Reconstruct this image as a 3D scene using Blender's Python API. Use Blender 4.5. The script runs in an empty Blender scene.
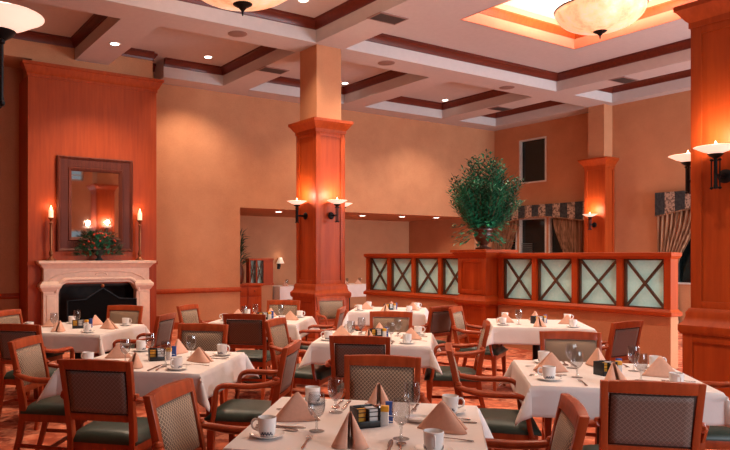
import bpy, math, random
from math import sin, cos, pi, radians, sqrt, atan2, hypot
random.seed(7)
scene = bpy.context.scene
C = scene.collection
PH = radians(32.3)
SP, CP = sin(PH), cos(PH)
EYE = 1.5

def floor_pt(X, Z):
    """(metres right of the camera axis, metres ahead) -> room x, y"""
    return (CP * X + SP * Z, -SP * X + CP * Z)

def floor_dir(X, Z):
    x, y = floor_pt(X, Z)
    n = hypot(x, y)
    return x / n, y / n

# ------------------------------------------------------------------ materials
def srgb(r, g, b):
    def f(c):
        c /= 255.0
        return c / 12.92 if c <= 0.04045 else ((c + 0.055) / 1.055) ** 2.4
    return (f(r), f(g), f(b), 1.0)

class NT:
    def __init__(self, name):
        m = bpy.data.materials.new(name)
        m.use_nodes = True
        self.m = m
        self.t = m.node_tree
        self.t.nodes.clear()
        self.out = self.n('ShaderNodeOutputMaterial')
    def n(self, kind, **kw):
        nd = self.t.nodes.new(kind)
        for k, v in kw.items():
            if k in nd.inputs.keys() if hasattr(nd, 'inputs') else False:
                nd.inputs[k].default_value = v
            else:
                setattr(nd, k, v)
        return nd
    def l(self, a, b):
        self.t.links.new(a, b)
    def coord(self, scale=(1, 1, 1), space='Object', rot=(0, 0, 0)):
        tc = self.n('ShaderNodeTexCoord')
        mp = self.n('ShaderNodeMapping')
        mp.inputs['Scale'].default_value = scale
        mp.inputs['Rotation'].default_value = rot
        self.l(tc.outputs[space], mp.inputs['Vector'])
        return mp.outputs['Vector']
    def noise(self, vec, scale, detail=3, rough=0.5):
        nd = self.n('ShaderNodeTexNoise')
        nd.inputs['Scale'].default_value = scale
        nd.inputs['Detail'].default_value = detail
        nd.inputs['Roughness'].default_value = rough
        self.l(vec, nd.inputs['Vector'])
        return nd.outputs['Fac']
    def ramp(self, fac, stops):
        r = self.n('ShaderNodeValToRGB')
        els = r.color_ramp.elements
        while len(els) < len(stops):
            els.new(0.5)
        for e, (p, c) in zip(els, stops):
            e.position = p
            e.color = c
        self.l(fac, r.inputs['Fac'])
        return r.outputs['Color']
    def math(self, op, a, b=None):
        nd = self.n('ShaderNodeMath')
        nd.operation = op
        for i, v in enumerate((a, b)):
            if v is None:
                continue
            if isinstance(v, (int, float)):
                nd.inputs[i].default_value = v
            else:
                self.l(v, nd.inputs[i])
        return nd.outputs[0]
    def mix(self, fac, a, b):
        nd = self.n('ShaderNodeMix')
        nd.data_type = 'RGBA'
        for sock, v in ((nd.inputs[0], fac), (nd.inputs[6], a), (nd.inputs[7], b)):
            if isinstance(v, (int, float, tuple)):
                sock.default_value = v
            else:
                self.l(v, sock)
        return nd.outputs[2]
    def bsdf(self, color, rough=0.5, metal=0.0, spec=0.5, bump=None, bump_s=0.1, bump_d=0.01,
             emit=None, emit_s=0.0, trans=0.0, coat=0.0, sheen=0.0):
        b = self.n('ShaderNodeBsdfPrincipled')
        if isinstance(color, tuple):
            b.inputs['Base Color'].default_value = color
        else:
            self.l(color, b.inputs['Base Color'])
        if isinstance(rough, (int, float)):
            b.inputs['Roughness'].default_value = rough
        else:
            self.l(rough, b.inputs['Roughness'])
        b.inputs['Metallic'].default_value = metal
        b.inputs['Specular IOR Level'].default_value = spec
        b.inputs['Coat Weight'].default_value = coat
        b.inputs['Coat Roughness'].default_value = 0.2
        b.inputs['Sheen Weight'].default_value = sheen
        b.inputs['Transmission Weight'].default_value = trans
        if emit:
            b.inputs['Emission Color'].default_value = emit
            b.inputs['Emission Strength'].default_value = emit_s
        if bump is not None:
            bp = self.n('ShaderNodeBump')
            bp.inputs['Strength'].default_value = bump_s
            bp.inputs['Distance'].default_value = bump_d
            self.l(bump, bp.inputs['Height'])
            self.l(bp.outputs['Normal'], b.inputs['Normal'])
        self.l(b.outputs[0], self.out.inputs['Surface'])
        return b

M = {}
def plain(name, col, rough=0.5, metal=0.0, spec=0.5, noise_amt=0.06, noise_scale=12, **kw):
    t = NT(name)
    v = t.coord()
    f = t.noise(v, noise_scale, 2)
    dark = tuple(c * (1 - noise_amt) for c in col[:3]) + (1,)
    lite = tuple(min(1, c * (1 + noise_amt)) for c in col[:3]) + (1,)
    t.bsdf(t.ramp(f, [(0.35, dark), (0.65, lite)]), rough, metal, spec, **kw)
    M[name] = t.m

def wood(name, dark, lite, rough=0.35, scale=1.0, axis='z', coat=0.25):
    t = NT(name)
    s = {'z': (9, 9, .6), 'x': (.6, 9, 9), 'y': (9, .6, 9)}[axis]
    v = t.coord(tuple(q * scale for q in s))
    f = t.noise(v, 2.2, 5, 0.6)
    g = t.noise(t.coord((.7, .7, .25)), 1.1, 2)
    fac = t.math('ADD', t.math('MULTIPLY', f, .65), t.math('MULTIPLY', g, .35))
    t.bsdf(t.ramp(fac, [(0.32, dark), (0.68, lite)]), rough, 0, .25, coat=coat)
    M[name] = t.m

wood('panel_wood', srgb(150, 55, 16), srgb(180, 75, 25), .5, coat=0)
wood('rail_wood', srgb(150, 54, 16), srgb(180, 74, 26), .45, axis='y', coat=0)
wood('trim_wood', srgb(84, 30, 18), srgb(108, 42, 26), .4, axis='x', coat=.1)
wood('chair_wood', srgb(138, 54, 26), srgb(182, 80, 40), .34, coat=.12)
wood('bronze_wood', srgb(62, 42, 32), srgb(104, 72, 50), .4)
wood('frame_wood', srgb(84, 38, 26), srgb(118, 56, 38), .55, coat=0)
plain('beige_wall', srgb(200, 140, 98), .75, noise_amt=.07, noise_scale=7, spec=.2)
t = NT('beige_wall')
v = t.coord()
f = t.math('ADD', t.math('MULTIPLY', t.noise(v, 2.0, 4, .6), .6), t.math('MULTIPLY', t.noise(t.coord((60, 60, 60)), 1.0, 2), .4))
t.bsdf(t.ramp(f, [(.35, srgb(180, 124, 89)), (.65, srgb(196, 139, 101))]), .8, 0, .2, bump=t.noise(t.coord((90, 90, 90)), 1, 2), bump_s=.15, bump_d=.004)
M['beige_wall'] = t.m
plain('ceiling_paint', srgb(198, 191, 188), .7, spec=.15, noise_amt=.02)
plain('tray_paint', srgb(240, 230, 226), .7, spec=.2, noise_amt=.02)
plain('stone', srgb(236, 204, 180), .7, noise_amt=.04, noise_scale=16, spec=.2)
plain('firebox', srgb(46, 32, 27), .8, noise_amt=.3, noise_scale=8)
plain('black_iron', srgb(22, 21, 22), .45, metal=.6, noise_amt=.2)
plain('black_plastic', srgb(20, 22, 24), .35)
plain('soot', srgb(14, 13, 13), .9, spec=.1)
plain('brass', srgb(150, 92, 58), .35, metal=.7)
plain('steel', srgb(190, 180, 175), .22, metal=1.0)
plain('china', srgb(238, 234, 230), .18, spec=.5, noise_amt=.01)
plain('emblem_blue', srgb(52, 56, 78), .4)
plain('wax', srgb(250, 230, 205), .5, emit=srgb(255, 210, 160), emit_s=.9)
plain('green_leather', srgb(44, 58, 48), .42, spec=.5, noise_amt=.12, noise_scale=20)
plain('napkin_cloth', srgb(220, 170, 146), .85, spec=.15, noise_amt=.03, noise_scale=60)
plain('packet_white', srgb(232, 226, 220), .6)
plain('packet_yellow', srgb(232, 164, 40), .5)
plain('packet_blue', srgb(36, 74, 150), .5)
plain('packet_red', srgb(170, 40, 48), .5)
plain('leaf_dark', srgb(20, 72, 48), .45, noise_amt=.35, noise_scale=5)
plain('leaf_mid', srgb(36, 122, 86), .42, noise_amt=.3, noise_scale=5)
plain('leaf_brown', srgb(92, 70, 48), .6, noise_amt=.3)
plain('flower_red', srgb(196, 62, 36), .5)
plain('urn_brown', srgb(92, 50, 34), .35, noise_amt=.2)
plain('urn_green', srgb(36, 50, 48), .4, noise_amt=.2)
plain('white_frame', srgb(206, 204, 196), .5)
plain('grille_dark', srgb(62, 54, 52), .5)
plain('speaker_grey', srgb(140, 112, 104), .6)
plain('lampshade', srgb(240, 225, 205), .7, emit=srgb(255, 225, 190), emit_s=.35)
plain('blind', srgb(120, 140, 140), .5)
plain('dark_fabric', srgb(60, 38, 28), .9)

# tablecloth
t = NT('table_linen')
v = t.coord()
t.bsdf(t.ramp(t.noise(v, 5, 3), [(.3, srgb(222, 212, 206)), (.7, srgb(231, 222, 217))]), .82, 0, .2,
       bump=t.noise(v, 7, 3), bump_s=.35, bump_d=.012, sheen=.1)
M['table_linen'] = t.m

# upholstery: little diamond lattice with a dot in every cell
def lattice(name, base, line, dot, k=46.0, rough=.8):
    t = NT(name)
    sep = t.n('ShaderNodeSeparateXYZ')
    tc = t.n('ShaderNodeTexCoord')
    t.l(tc.outputs['Object'], sep.inputs[0])
    x, z = sep.outputs[0], sep.outputs[2]
    def line_of(a):
        fr = t.math('FRACT', a)
        return t.math('ABSOLUTE', t.math('SUBTRACT', fr, .5))
    a = line_of(t.math('MULTIPLY', t.math('ADD', x, z), k))
    b = line_of(t.math('MULTIPLY', t.math('SUBTRACT', x, z), k))
    mx = t.math('MAXIMUM', a, b)
    isline = t.math('GREATER_THAN', mx, .37)
    isdot = t.math('LESS_THAN', mx, .17)
    c = t.mix(isdot, base, dot)
    c = t.mix(isline, c, line)
    t.bsdf(c, rough, 0, .25, sheen=.15)
    M[name] = t.m
lattice('tan_lattice', srgb(88, 72, 62), srgb(184, 156, 128), srgb(140, 114, 92))
lattice('umber_lattice', srgb(100, 78, 68), srgb(130, 108, 98), srgb(116, 94, 84), k=40, rough=.5)

# carpet: rust field with brown and coral scrolls
t = NT('carpet')
v = t.coord((1, 1, 1))
n1 = t.noise(v, 2.6, 4, .6)
vo = t.n('ShaderNodeTexVoronoi')
vo.feature = 'SMOOTH_F1'
vo.inputs['Scale'].default_value = 3.2
wv = t.n('ShaderNodeMixRGB')
wv.blend_type = 'ADD'
wv.inputs[0].default_value = .35
t.l(v, wv.inputs[1])
nn = t.n('ShaderNodeTexNoise')
nn.inputs['Scale'].default_value = 3.5
t.l(v, nn.inputs['Vector'])
t.l(nn.outputs['Color'], wv.inputs[2])
t.l(wv.outputs[0], vo.inputs['Vector'])
c1 = t.ramp(vo.outputs['Distance'], [(.08, srgb(222, 146, 112)), (.22, srgb(190, 98, 68)), (.34, srgb(112, 48, 36)), (.5, srgb(206, 118, 86))])
c2 = t.ramp(n1, [(.42, srgb(182, 90, 62)), (.5, srgb(224, 152, 120)), (.55, srgb(112, 48, 38)), (.62, srgb(200, 108, 76))])
t.bsdf(t.mix(.5, c1, c2), .95, 0, .1, bump=t.noise(t.coord((150, 150, 150)), 1, 1), bump_s=.2, bump_d=.004)
M['carpet'] = t.m

# thin clear glass and frosted glass
t = NT('clear_glass')
fr = t.n('ShaderNodeLayerWeight')
fr.inputs['Blend'].default_value = .28
tr = t.n('ShaderNodeBsdfTransparent')
tr.inputs['Color'].default_value = (.88, .89, .90, 1)
gl = t.n('ShaderNodeBsdfGlossy')
gl.inputs['Roughness'].default_value = .04
mx = t.n('ShaderNodeMixShader')
t.l(t.math('ADD', t.math('MULTIPLY', t.math('POWER', fr.outputs['Facing'], 1.7), .8), .05), mx.inputs[0])
t.l(tr.outputs[0], mx.inputs[1])
t.l(gl.outputs[0], mx.inputs[2])
t.l(mx.outputs[0], t.out.inputs['Surface'])
M['clear_glass'] = t.m
t = NT('frosted_glass')
fcol = t.ramp(t.noise(t.coord(), 30, 2), [(.3, srgb(206, 244, 240)), (.7, srgb(220, 250, 246))])
df, tl, ms = t.n('ShaderNodeBsdfDiffuse'), t.n('ShaderNodeBsdfTranslucent'), t.n('ShaderNodeMixShader')
t.l(fcol, df.inputs['Color'])
t.l(fcol, tl.inputs['Color'])
ms.inputs[0].default_value = .5
t.l(df.outputs[0], ms.inputs[1])
t.l(tl.outputs[0], ms.inputs[2])
t.l(ms.outputs[0], t.out.inputs['Surface'])
M['frosted_glass'] = t.m
plain('dark_pane', srgb(14, 24, 24), .08, spec=.5, noise_amt=.2)
t = NT('mirror_glass')
t.bsdf(srgb(225, 222, 218), .03, 1.0, .5)
M['mirror_glass'] = t.m

def emissive(name, col, strength, base=None):
    t = NT(name)
    v = t.coord()
    f = t.noise(v, 6, 3)
    b = base or col
    t.bsdf(t.ramp(f, [(.3, tuple(c * .9 for c in b[:3]) + (1,)), (.7, b)]), .4, 0, .4, emit=col, emit_s=strength)
    M[name] = t.m
emissive('lamp_disc', srgb(255, 240, 225), 6.0)
emissive('sconce_glass', srgb(255, 206, 180), 1.0, srgb(245, 225, 212))
t = NT('pendant_glass')     # alabaster bowl, lit from inside
f = t.noise(t.coord((1, 1, 1)), 4.0, 5, .65)
col = t.ramp(f, [(.3, srgb(240, 168, 112)), (.55, srgb(255, 214, 170)), (.75, srgb(255, 236, 208))])
b = t.bsdf(col, .35, 0, .4)
t.l(col, b.inputs['Emission Color'])
b.inputs['Emission Strength'].default_value = .62
M['pendant_glass'] = t.m
emissive('flame', srgb(255, 214, 150), 14.0)
emissive('day_pane', srgb(214, 230, 240), 1.2)

# striped damask
t = NT('damask')
sep = t.n('ShaderNodeSeparateXYZ')
tc = t.n('ShaderNodeTexCoord')
t.l(tc.outputs['Object'], sep.inputs[0])
st = t.math('GREATER_THAN', t.math('FRACT', t.math('MULTIPLY', sep.outputs[1], 2.35)), .5)
f = t.noise(t.coord((1, 1, 1)), 18, 3, .7)
lite = t.ramp(f, [(.45, srgb(96, 78, 66)), (.52, srgb(176, 150, 130))])
dark = t.ramp(f, [(.4, srgb(44, 46, 48)), (.6, srgb(64, 66, 66))])
t.bsdf(t.mix(st, dark, lite), .8, 0, .2)
M['damask'] = t.m
t = NT('drape')
f = t.noise(t.coord((12, 12, .4)), 2, 2)
t.bsdf(t.ramp(f, [(.35, srgb(104, 72, 50)), (.65, srgb(170, 130, 100))]), .85, 0, .2)
M['drape'] = t.m

# ------------------------------------------------------------------ mesh building
class MB:
    def __init__(self):
        self.v, self.f = [], []
    def add(self, vs, fs):
        o = len(self.v)
        self.v += [tuple(p) for p in vs]
        self.f += [tuple(i + o for i in q) for q in fs]
        return self
    def box(self, x0, x1, y0, y1, z0, z1):
        return self.add([(x0, y0, z0), (x1, y0, z0), (x1, y1, z0), (x0, y1, z0),
                         (x0, y0, z1), (x1, y0, z1), (x1, y1, z1), (x0, y1, z1)],
                        [(3, 2, 1, 0), (4, 5, 6, 7), (0, 1, 5, 4), (1, 2, 6, 5), (2, 3, 7, 6), (3, 0, 4, 7)])
    def bar(self, a, b, w, h, up=(0, 0, 1)):
        """square bar from a to b, width w, height h (along up)"""
        ax = [b[i] - a[i] for i in range(3)]
        n = sqrt(sum(q * q for q in ax))
        ax = [q / n for q in ax]
        sd = cross(ax, up)
        n = sqrt(sum(q * q for q in sd)) or 1
        sd = [q / n for q in sd]
        u = cross(sd, ax)
        vs = []
        for p in (a, b):
            for s, r in ((-1, -1), (1, -1), (1, 1), (-1, 1)):
                vs.append(tuple(p[i] + sd[i] * s * w / 2 + u[i] * r * h / 2 for i in range(3)))
        return self.add(vs, [(3, 2, 1, 0), (4, 5, 6, 7), (0, 1, 5, 4), (1, 2, 6, 5), (2, 3, 7, 6), (3, 0, 4, 7)])
    def lathe(self, prof, n=20, c=(0, 0, 0)):
        vs, fs = [], []
        for r, z in prof:
            for k in range(n):
                a = 2 * pi * k / n
                vs.append((c[0] + r * cos(a), c[1] + r * sin(a), c[2] + z))
        for i in range(len(prof) - 1):
            for k in range(n):
                k2 = (k + 1) % n
                fs.append((i * n + k, i * n + k2, (i + 1) * n + k2, (i + 1) * n + k))
        if prof[0][0] > 1e-6:
            fs.append(tuple(reversed(range(n))))
        if prof[-1][0] > 1e-6:
            fs.append(tuple((len(prof) - 1) * n + k for k in range(n)))
        return self.add(vs, fs)
    def tube(self, pts, rad, n=8, flat=1.0, up=(0, 0, 1)):
        """swept tube; rad a number or list; flat squashes it along up"""
        if isinstance(rad, (int, float)):
            rad = [rad] * len(pts)
        vs, fs = [], []
        prev = None
        for i, p in enumerate(pts):
            a = pts[max(0, i - 1)]
            b = pts[min(len(pts) - 1, i + 1)]
            d = [b[j] - a[j] for j in range(3)]
            L = sqrt(sum(q * q for q in d)) or 1
            d = [q / L for q in d]
            sd = cross(d, up)
            L = sqrt(sum(q * q for q in sd))
            if L < .05:
                sd = prev or [1, 0, 0]
            else:
                sd = [q / L for q in sd]
            if prev and sum(sd[j] * prev[j] for j in range(3)) < 0:
                sd = [-q for q in sd]
            prev = sd
            u = cross(sd, d)
            for k in range(n):
                t_ = 2 * pi * k / n
                vs.append(tuple(p[j] + rad[i] * (cos(t_) * sd[j] + flat * sin(t_) * u[j]) for j in range(3)))
        m = len(pts)
        for i in range(m - 1):
            for k in range(n):
                k2 = (k + 1) % n
                fs.append((i * n + k, i * n + k2, (i + 1) * n + k2, (i + 1) * n + k))
        fs.append(tuple(reversed(range(n))))
        fs.append(tuple((m - 1) * n + k for k in range(n)))
        return self.add(vs, fs)
    def ring(self, x0, x1, y0, y1, prof):
        """profile [(offset outwards, z)] swept round a rectangle, closed loop of the profile"""
        vs, fs = [], []
        m = len(prof)
        for o, z in prof:
            vs += [(x0 - o, y0 - o, z), (x1 + o, y0 - o, z), (x1 + o, y1 + o, z), (x0 - o, y1 + o, z)]
        for i in range(m):
            j = (i + 1) % m
            for k in range(4):
                k2 = (k + 1) % 4
                fs.append((i * 4 + k, i * 4 + k2, j * 4 + k2, j * 4 + k))
        return self.add(vs, fs)
    def stack(self, x0, x1, y0, y1, prof):
        """solid rectangular moulding: stacked offsets, capped"""
        vs, fs = [], []
        m = len(prof)
        for o, z in prof:
            vs += [(x0 - o, y0 - o, z), (x1 + o, y0 - o, z), (x1 + o, y1 + o, z), (x0 - o, y1 + o, z)]
        for i in range(m - 1):
            for k in range(4):
                k2 = (k + 1) % 4
                fs.append((i * 4 + k, i * 4 + k2, (i + 1) * 4 + k2, (i + 1) * 4 + k))
        fs.append((3, 2, 1, 0))
        fs.append(tuple((m - 1) * 4 + k for k in range(4)))
        return self.add(vs, fs)
    def prism(self, poly, d0, d1, axis='y'):
        """polygon in the plane across axis, extruded from d0 to d1 ((a,b): x,z for y; y,z for x; x,y for z)"""
        n = len(poly)
        def put(a, b, d):
            return {'y': (a, d, b), 'x': (d, a, b), 'z': (a, b, d)}[axis]
        vs = [put(a, b, d0) for a, b in poly] + [put(a, b, d1) for a, b in poly]
        fs = [tuple(range(n)), tuple(reversed(range(n, 2 * n)))]
        for k in range(n):
            k2 = (k + 1) % n
            fs.append((k, k2, n + k2, n + k))
        return self.add(vs, fs)
    def grid(self, rows):
        m, n = len(rows), len(rows[0])
        vs = [p for r in rows for p in r]
        fs = [(i * n + j, i * n + j + 1, (i + 1) * n + j + 1, (i + 1) * n + j) for i in range(m - 1) for j in range(n - 1)]
        return self.add(vs, fs)
    def turn(self, ang, c=(0, 0)):
        s_, c_ = sin(ang), cos(ang)
        self.v = [(c[0] + (x - c[0]) * c_ - (y - c[1]) * s_, c[1] + (x - c[0]) * s_ + (y - c[1]) * c_, z) for x, y, z in self.v]
        return self
    def move(self, dx, dy, dz):
        self.v = [(x + dx, y + dy, z + dz) for x, y, z in self.v]
        return self
    def build(self, name, mat, parent=None, loc=(0, 0, 0), rz=0, bevel=0, smooth=40, solid=0, subsurf=0):
        me = bpy.data.meshes.new(name)
        me.from_pydata(self.v, [], self.f)
        me.validate()
        import bmesh
        bm = bmesh.new()
        bm.from_mesh(me)
        if not getattr(self, 'open', False):
            bmesh.ops.recalc_face_normals(bm, faces=bm.faces)
        if bevel:
            ed = [e for e in bm.edges if len(e.link_faces) == 2 and e.calc_face_angle(0) > .5]
            bmesh.ops.bevel(bm, geom=ed, offset=bevel, segments=2, affect='EDGES', profile=.6, clamp_overlap=True)
        bm.to_mesh(me)
        bm.free()
        me.materials.append(M[mat])
        if smooth:
            me.shade_smooth()
            me.set_sharp_from_angle(angle=radians(smooth))
        o = bpy.data.objects.new(name, me)
        C.objects.link(o)
        o.location = loc
        o.rotation_euler = (0, 0, rz)
        if parent:
            o.parent = parent
        if subsurf:
            md = o.modifiers.new('sub', 'SUBSURF')
            md.levels = md.render_levels = subsurf
        if solid:
            md = o.modifiers.new('thick', 'SOLIDIFY')
            md.thickness = solid
            md.offset = 0
        return o

def cross(a, b):
    return [a[1] * b[2] - a[2] * b[1], a[2] * b[0] - a[0] * b[2], a[0] * b[1] - a[1] * b[0]]

def tag(o, label, cat, group=None):
    o['label'] = label
    o['category'] = cat
    if group:
        o['group'] = group
    return o

def thing(name, label, cat, loc=(0, 0, 0), rz=0, group=None):
    o = bpy.data.objects.new(name, None)
    C.objects.link(o)
    o.empty_display_size = .1
    o.location = loc
    o.rotation_euler = (0, 0, rz)
    return tag(o, label, cat, group)

def struct(mb, name, mat, **kw):
    o = mb.build(name, mat, **kw)
    o['kind'] = 'structure'
    return o

KIDS = {}
def copy_tree(o, parent=None):
    c = o.copy()
    C.objects.link(c)
    if parent:
        c.parent = parent
    for ch in o.children:
        copy_tree(ch, c)
    return c

class Proto:
    """first use is the original, every later use a copy with copies of its parts"""
    def __init__(self, root):
        self.root, self.used = root, False
    def put(self, loc, rz, label, cat, group):
        o = copy_tree(self.root) if self.used else self.root
        self.used = True
        o.location = loc
        o.rotation_euler = (0, 0, rz)
        return tag(o, label, cat, group)

# ------------------------------------------------------------------ room shell
ZC, ZT = 4.99, 5.35             # beam underside, coffer ceiling
YB, XR, XR2 = 13.08, 14.85, 15.1
YS, XL = -1.6, -3.0
ALC_Y, ALC_Z, ALC_X0, ALC_X1 = 15.7, 2.55, 7.04, 14.3
struct(MB().box(XL - .2, XR2 + .3, YS - .2, ALC_Y + .2, -.1, 0), 'floor', 'carpet', smooth=0)
w = MB()
w.box(XL, ALC_X0, YB, YB + .25, 0, ZT + .1)
w.box(ALC_X0, ALC_X1, YB, YB + .25, ALC_Z, ZT + .1)
w.box(ALC_X1, XR2 + .2, YB, YB + .25, 0, ZT + .1)
struct(w, 'wall_back', 'beige_wall', smooth=0)
w = MB()
w.box(ALC_X0 - .2, ALC_X1 + .4, ALC_Y, ALC_Y + .2, 0, ALC_Z + .2)
w.box(ALC_X0 - .25, ALC_X0, YB + .25, ALC_Y, 0, ALC_Z + .2)
w.box(ALC_X1, ALC_X1 + .25, YB + .25, ALC_Y, 0, ALC_Z + .2)
struct(w, 'wall_alcove', 'beige_wall', smooth=0)
struct(MB().box(ALC_X0 - .2, ALC_X1 + .3, YB + .25, ALC_Y + .1, ALC_Z, ALC_Z + .15), 'ceiling_alcove', 'beige_wall', smooth=0)

def wall_x(x0, x1, y0, y1, z0, z1, holes):
    """wall slab thick in x with rectangular holes (y0,y1,z0,z1), holes not overlapping in y"""
    w = MB()
    hs = sorted(holes)
    ys = y0
    cols = {}
    for h in hs:
        cols.setdefault((h[0], h[1]), []).append((h[2], h[3]))
    for (a, b) in sorted(cols):
        if a > ys:
            w.box(x0, x1, ys, a, z0, z1)
        zz = z0
        for c, d in sorted(cols[(a, b)]):
            w.box(x0, x1, a, b, zz, c)
            zz = d
        w.box(x0, x1, a, b, zz, z1)
        ys = b
    w.box(x0, x1, ys, y1, z0, z1)
    return w
wl = wall_x(XR2, XR2 + .2, 9.86, YB + .25, 0, ZT + .1, [(10.35, 11.3, .9, 2.5), (11.38, 12.23, .9, 2.5), (11.38, 12.23, 3.43, 4.6), (12.31, 12.95, .9, 2.5)])
wl.v, wl.f = wl.v, wl.f
struct(wl, 'wall_right_window_bay', 'beige_wall', smooth=0)
struct(wall_x(XR, XR + .25, YS - .2, 9.9, 0, ZT + .1, [(6.3, 8.0, .9, 2.5)]), 'wall_right', 'beige_wall', smooth=0)
struct(MB().box(XL - .2, XL, YS - .2, YB + .25, 0, ZT + .1), 'wall_left', 'beige_wall', smooth=0)
# wall behind the camera with the daylight windows
FW = [(2.6, 4.6, ((.85, 2.6),)), (5.3, 7.35, ((.85, 2.5), (4.36, 4.8))), (9.4, 11.4, ((.85, 2.6), (3.43, 4.6))), (12.0, 14.4, ((.85, 2.6), (3.43, 4.6)))]
w = MB()
xs = XL
for a, b, hs in FW:
    w.box(xs, a, YS - .2, YS, 0, ZT + .1)
    zz = 0
    for z0, z1 in hs:
        w.box(a, b, YS - .2, YS, zz, z0)
        zz = z1
    w.box(a, b, YS - .2, YS, zz, ZT + .1)
    xs = b
w.box(xs, XR + .25, YS - .2, YS, 0, ZT + .1)
struct(w, 'wall_front', 'beige_wall', smooth=0)
wn = 1
for a, b, hs in FW:
    for z0, z1 in hs:
        f = MB()
        f.box(a, b, YS - .14, YS - .06, z0, z0 + .06).box(a, b, YS - .14, YS - .06, z1 - .06, z1)
        f.box(a, a + .06, YS - .14, YS - .06, z0, z1).box(b - .06, b, YS - .14, YS - .06, z0, z1)
        for k in (1, 2):
            xm = a + (b - a) * k / 3
            f.box(xm - .02, xm + .02, YS - .12, YS - .08, z0, z1)
        f.box(a, b, YS - .12, YS - .08, (z0 + z1) / 2 - .02, (z0 + z1) / 2 + .02)
        struct(f, 'window_%d' % wn, 'white_frame', smooth=0)
        wn += 1

VF = 12.33
# ceiling: slab and beams
c = MB()
TX0, TX1, TY0, TY1 = 8.34, 11.3, 4.95, 7.9
x0, x1, y0, y1 = XL - .2, XR2 + .3, YS - .2, YB + .25
g_ = .02
c.box(x0, TX0 - g_, y0, y1, ZT, ZT + .12)
c.box(TX1 + g_, x1, y0, y1, ZT, ZT + .12)
c.box(TX0 - g_, TX1 + g_, y0, TY0 - g_, ZT, ZT + .12)
c.box(TX0 - g_, TX1 + g_, TY1 + g_, y1, ZT, ZT + .12)
struct(c, 'ceiling', 'ceiling_paint', smooth=0)
c = MB()
AB = [(YS, 0.0), (2.68, 3.28), (9.22, 9.82)]
XP0 = 5.08
c.box(XP0, XR2, 12.57, YB, ZC, ZT)
for a, b in AB:
    c.box(XL, XR2, a, b, ZC, ZT)
BXA = [(XL, -2.4), (.17, .77), (3.3, 3.9), (6.37, 6.97), (9.47, 10.07), (12.57, 13.17), (14.55, XR2)]
BXB = [(XL, -2.4), (.17, .77), (6.37, 6.97), (12.57, 13.17), (14.55, XR2)]
for a, b in BXA:
    c.box(a, b, 9.82, VF if a < 4 else 12.57, ZC, ZT)
for a, b in BXB:
    c.box(a, b, 3.28, 9.22, ZC, ZT)
    c.box(a, b, 0, 2.68, ZC, ZT)
struct(c, 'ceiling_beams', 'ceiling_paint', smooth=0)
PROF_TRIM = [(0, 5.20), (-.025, 5.20), (-.035, 5.235), (-.08, 5.30), (-.10, 5.31), (-.10, ZT), (0, ZT)]
tn = 1
def coffer_trim(x0, x1, y0, y1):
    global tn
    struct(MB().ring(x0, x1, y0, y1, PROF_TRIM), 'trim_%d' % tn, 'trim_wood', smooth=30)
    tn += 1
for (a, b), (c_, d) in zip(BXA[:-1], BXA[1:]):
    if b > 4:
        coffer_trim(b, c_, 9.82, 12.57)
    elif b < 3:
        coffer_trim(b, c_, 9.82, VF)
    else:                                   # the coffer cut by the chimney breast
        m = MB()
        q_ = [(-o_, z_) for o_, z_ in PROF_TRIM]
        m.prism([(VF - o_, z_) for o_, z_ in q_], b, 4.76, 'x')
        m.prism([(4.76 + o_, z_) for o_, z_ in q_], VF, YB, 'y')
        m.prism([(YB - o_, z_) for o_, z_ in q_], 4.76, XP0, 'x')
        m.prism([(12.57 - o_, z_) for o_, z_ in q_], XP0, c_, 'x')
        m.prism([(c_ - o_, z_) for o_, z_ in q_], 9.82, 12.57, 'y')
        m.prism([(b + o_, z_) for o_, z_ in q_], 9.82, VF, 'y')
        struct(m, 'trim_%d' % tn, 'trim_wood', smooth=0)
        tn += 1
for (a, b), (c_, d) in zip(BXB[:-1], BXB[1:]):
    coffer_trim(b, c_, 3.28, 9.22)
    coffer_trim(b, c_, 0, 2.68)
# lit tray over the right part of the room
c = MB()
c.ring(TX0, TX1, TY0, TY1, [(0, ZT), (0, 5.86), (.03, 5.86), (.03, ZT)])
plain('bounce_tint_paint', srgb(232, 146, 112), .6, noise_amt=.02)  # warm bounce light off the wood moulding, put into the side colour
struct(c, 'ceiling_tray_sides', 'bounce_tint_paint', smooth=0)
struct(MB().ring(TX0, TX1, TY0, TY1, [(0, 5.53), (-.015, 5.53), (-.02, 5.56), (-.055, 5.63), (-.065, 5.64), (-.065, 5.67), (0, 5.67)]), 'trim_%d' % tn, 'panel_wood', smooth=30)
tn += 1
struct(MB().box(TX0 - .1, TX1 + .1, TY0 - .1, TY1 + .1, 5.80, 5.92), 'ceiling_tray', 'tray_paint', smooth=0)

# chair rails on the walls
def rail_prof(y, z0):
    return [(y, z0), (y - .02, z0), (y - .035, z0 + .03), (y - .035, z0 + .07), (y - .02, z0 + .1), (y, z0 + .1)]
r = MB()
r.prism(rail_prof(YB, .73), 4.83, ALC_X0, 'x')
r.prism(rail_prof(YB, .73), XL, 2.5, 'x')
struct(r, 'trim_chair_rail', 'panel_wood', smooth=0)
struct(MB().box(4.83, ALC_X0, YB - .03, YB, 0, .14).box(XL, 2.5, YB - .03, YB, 0, .14), 'baseboard_back', 'panel_wood', smooth=0)

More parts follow.
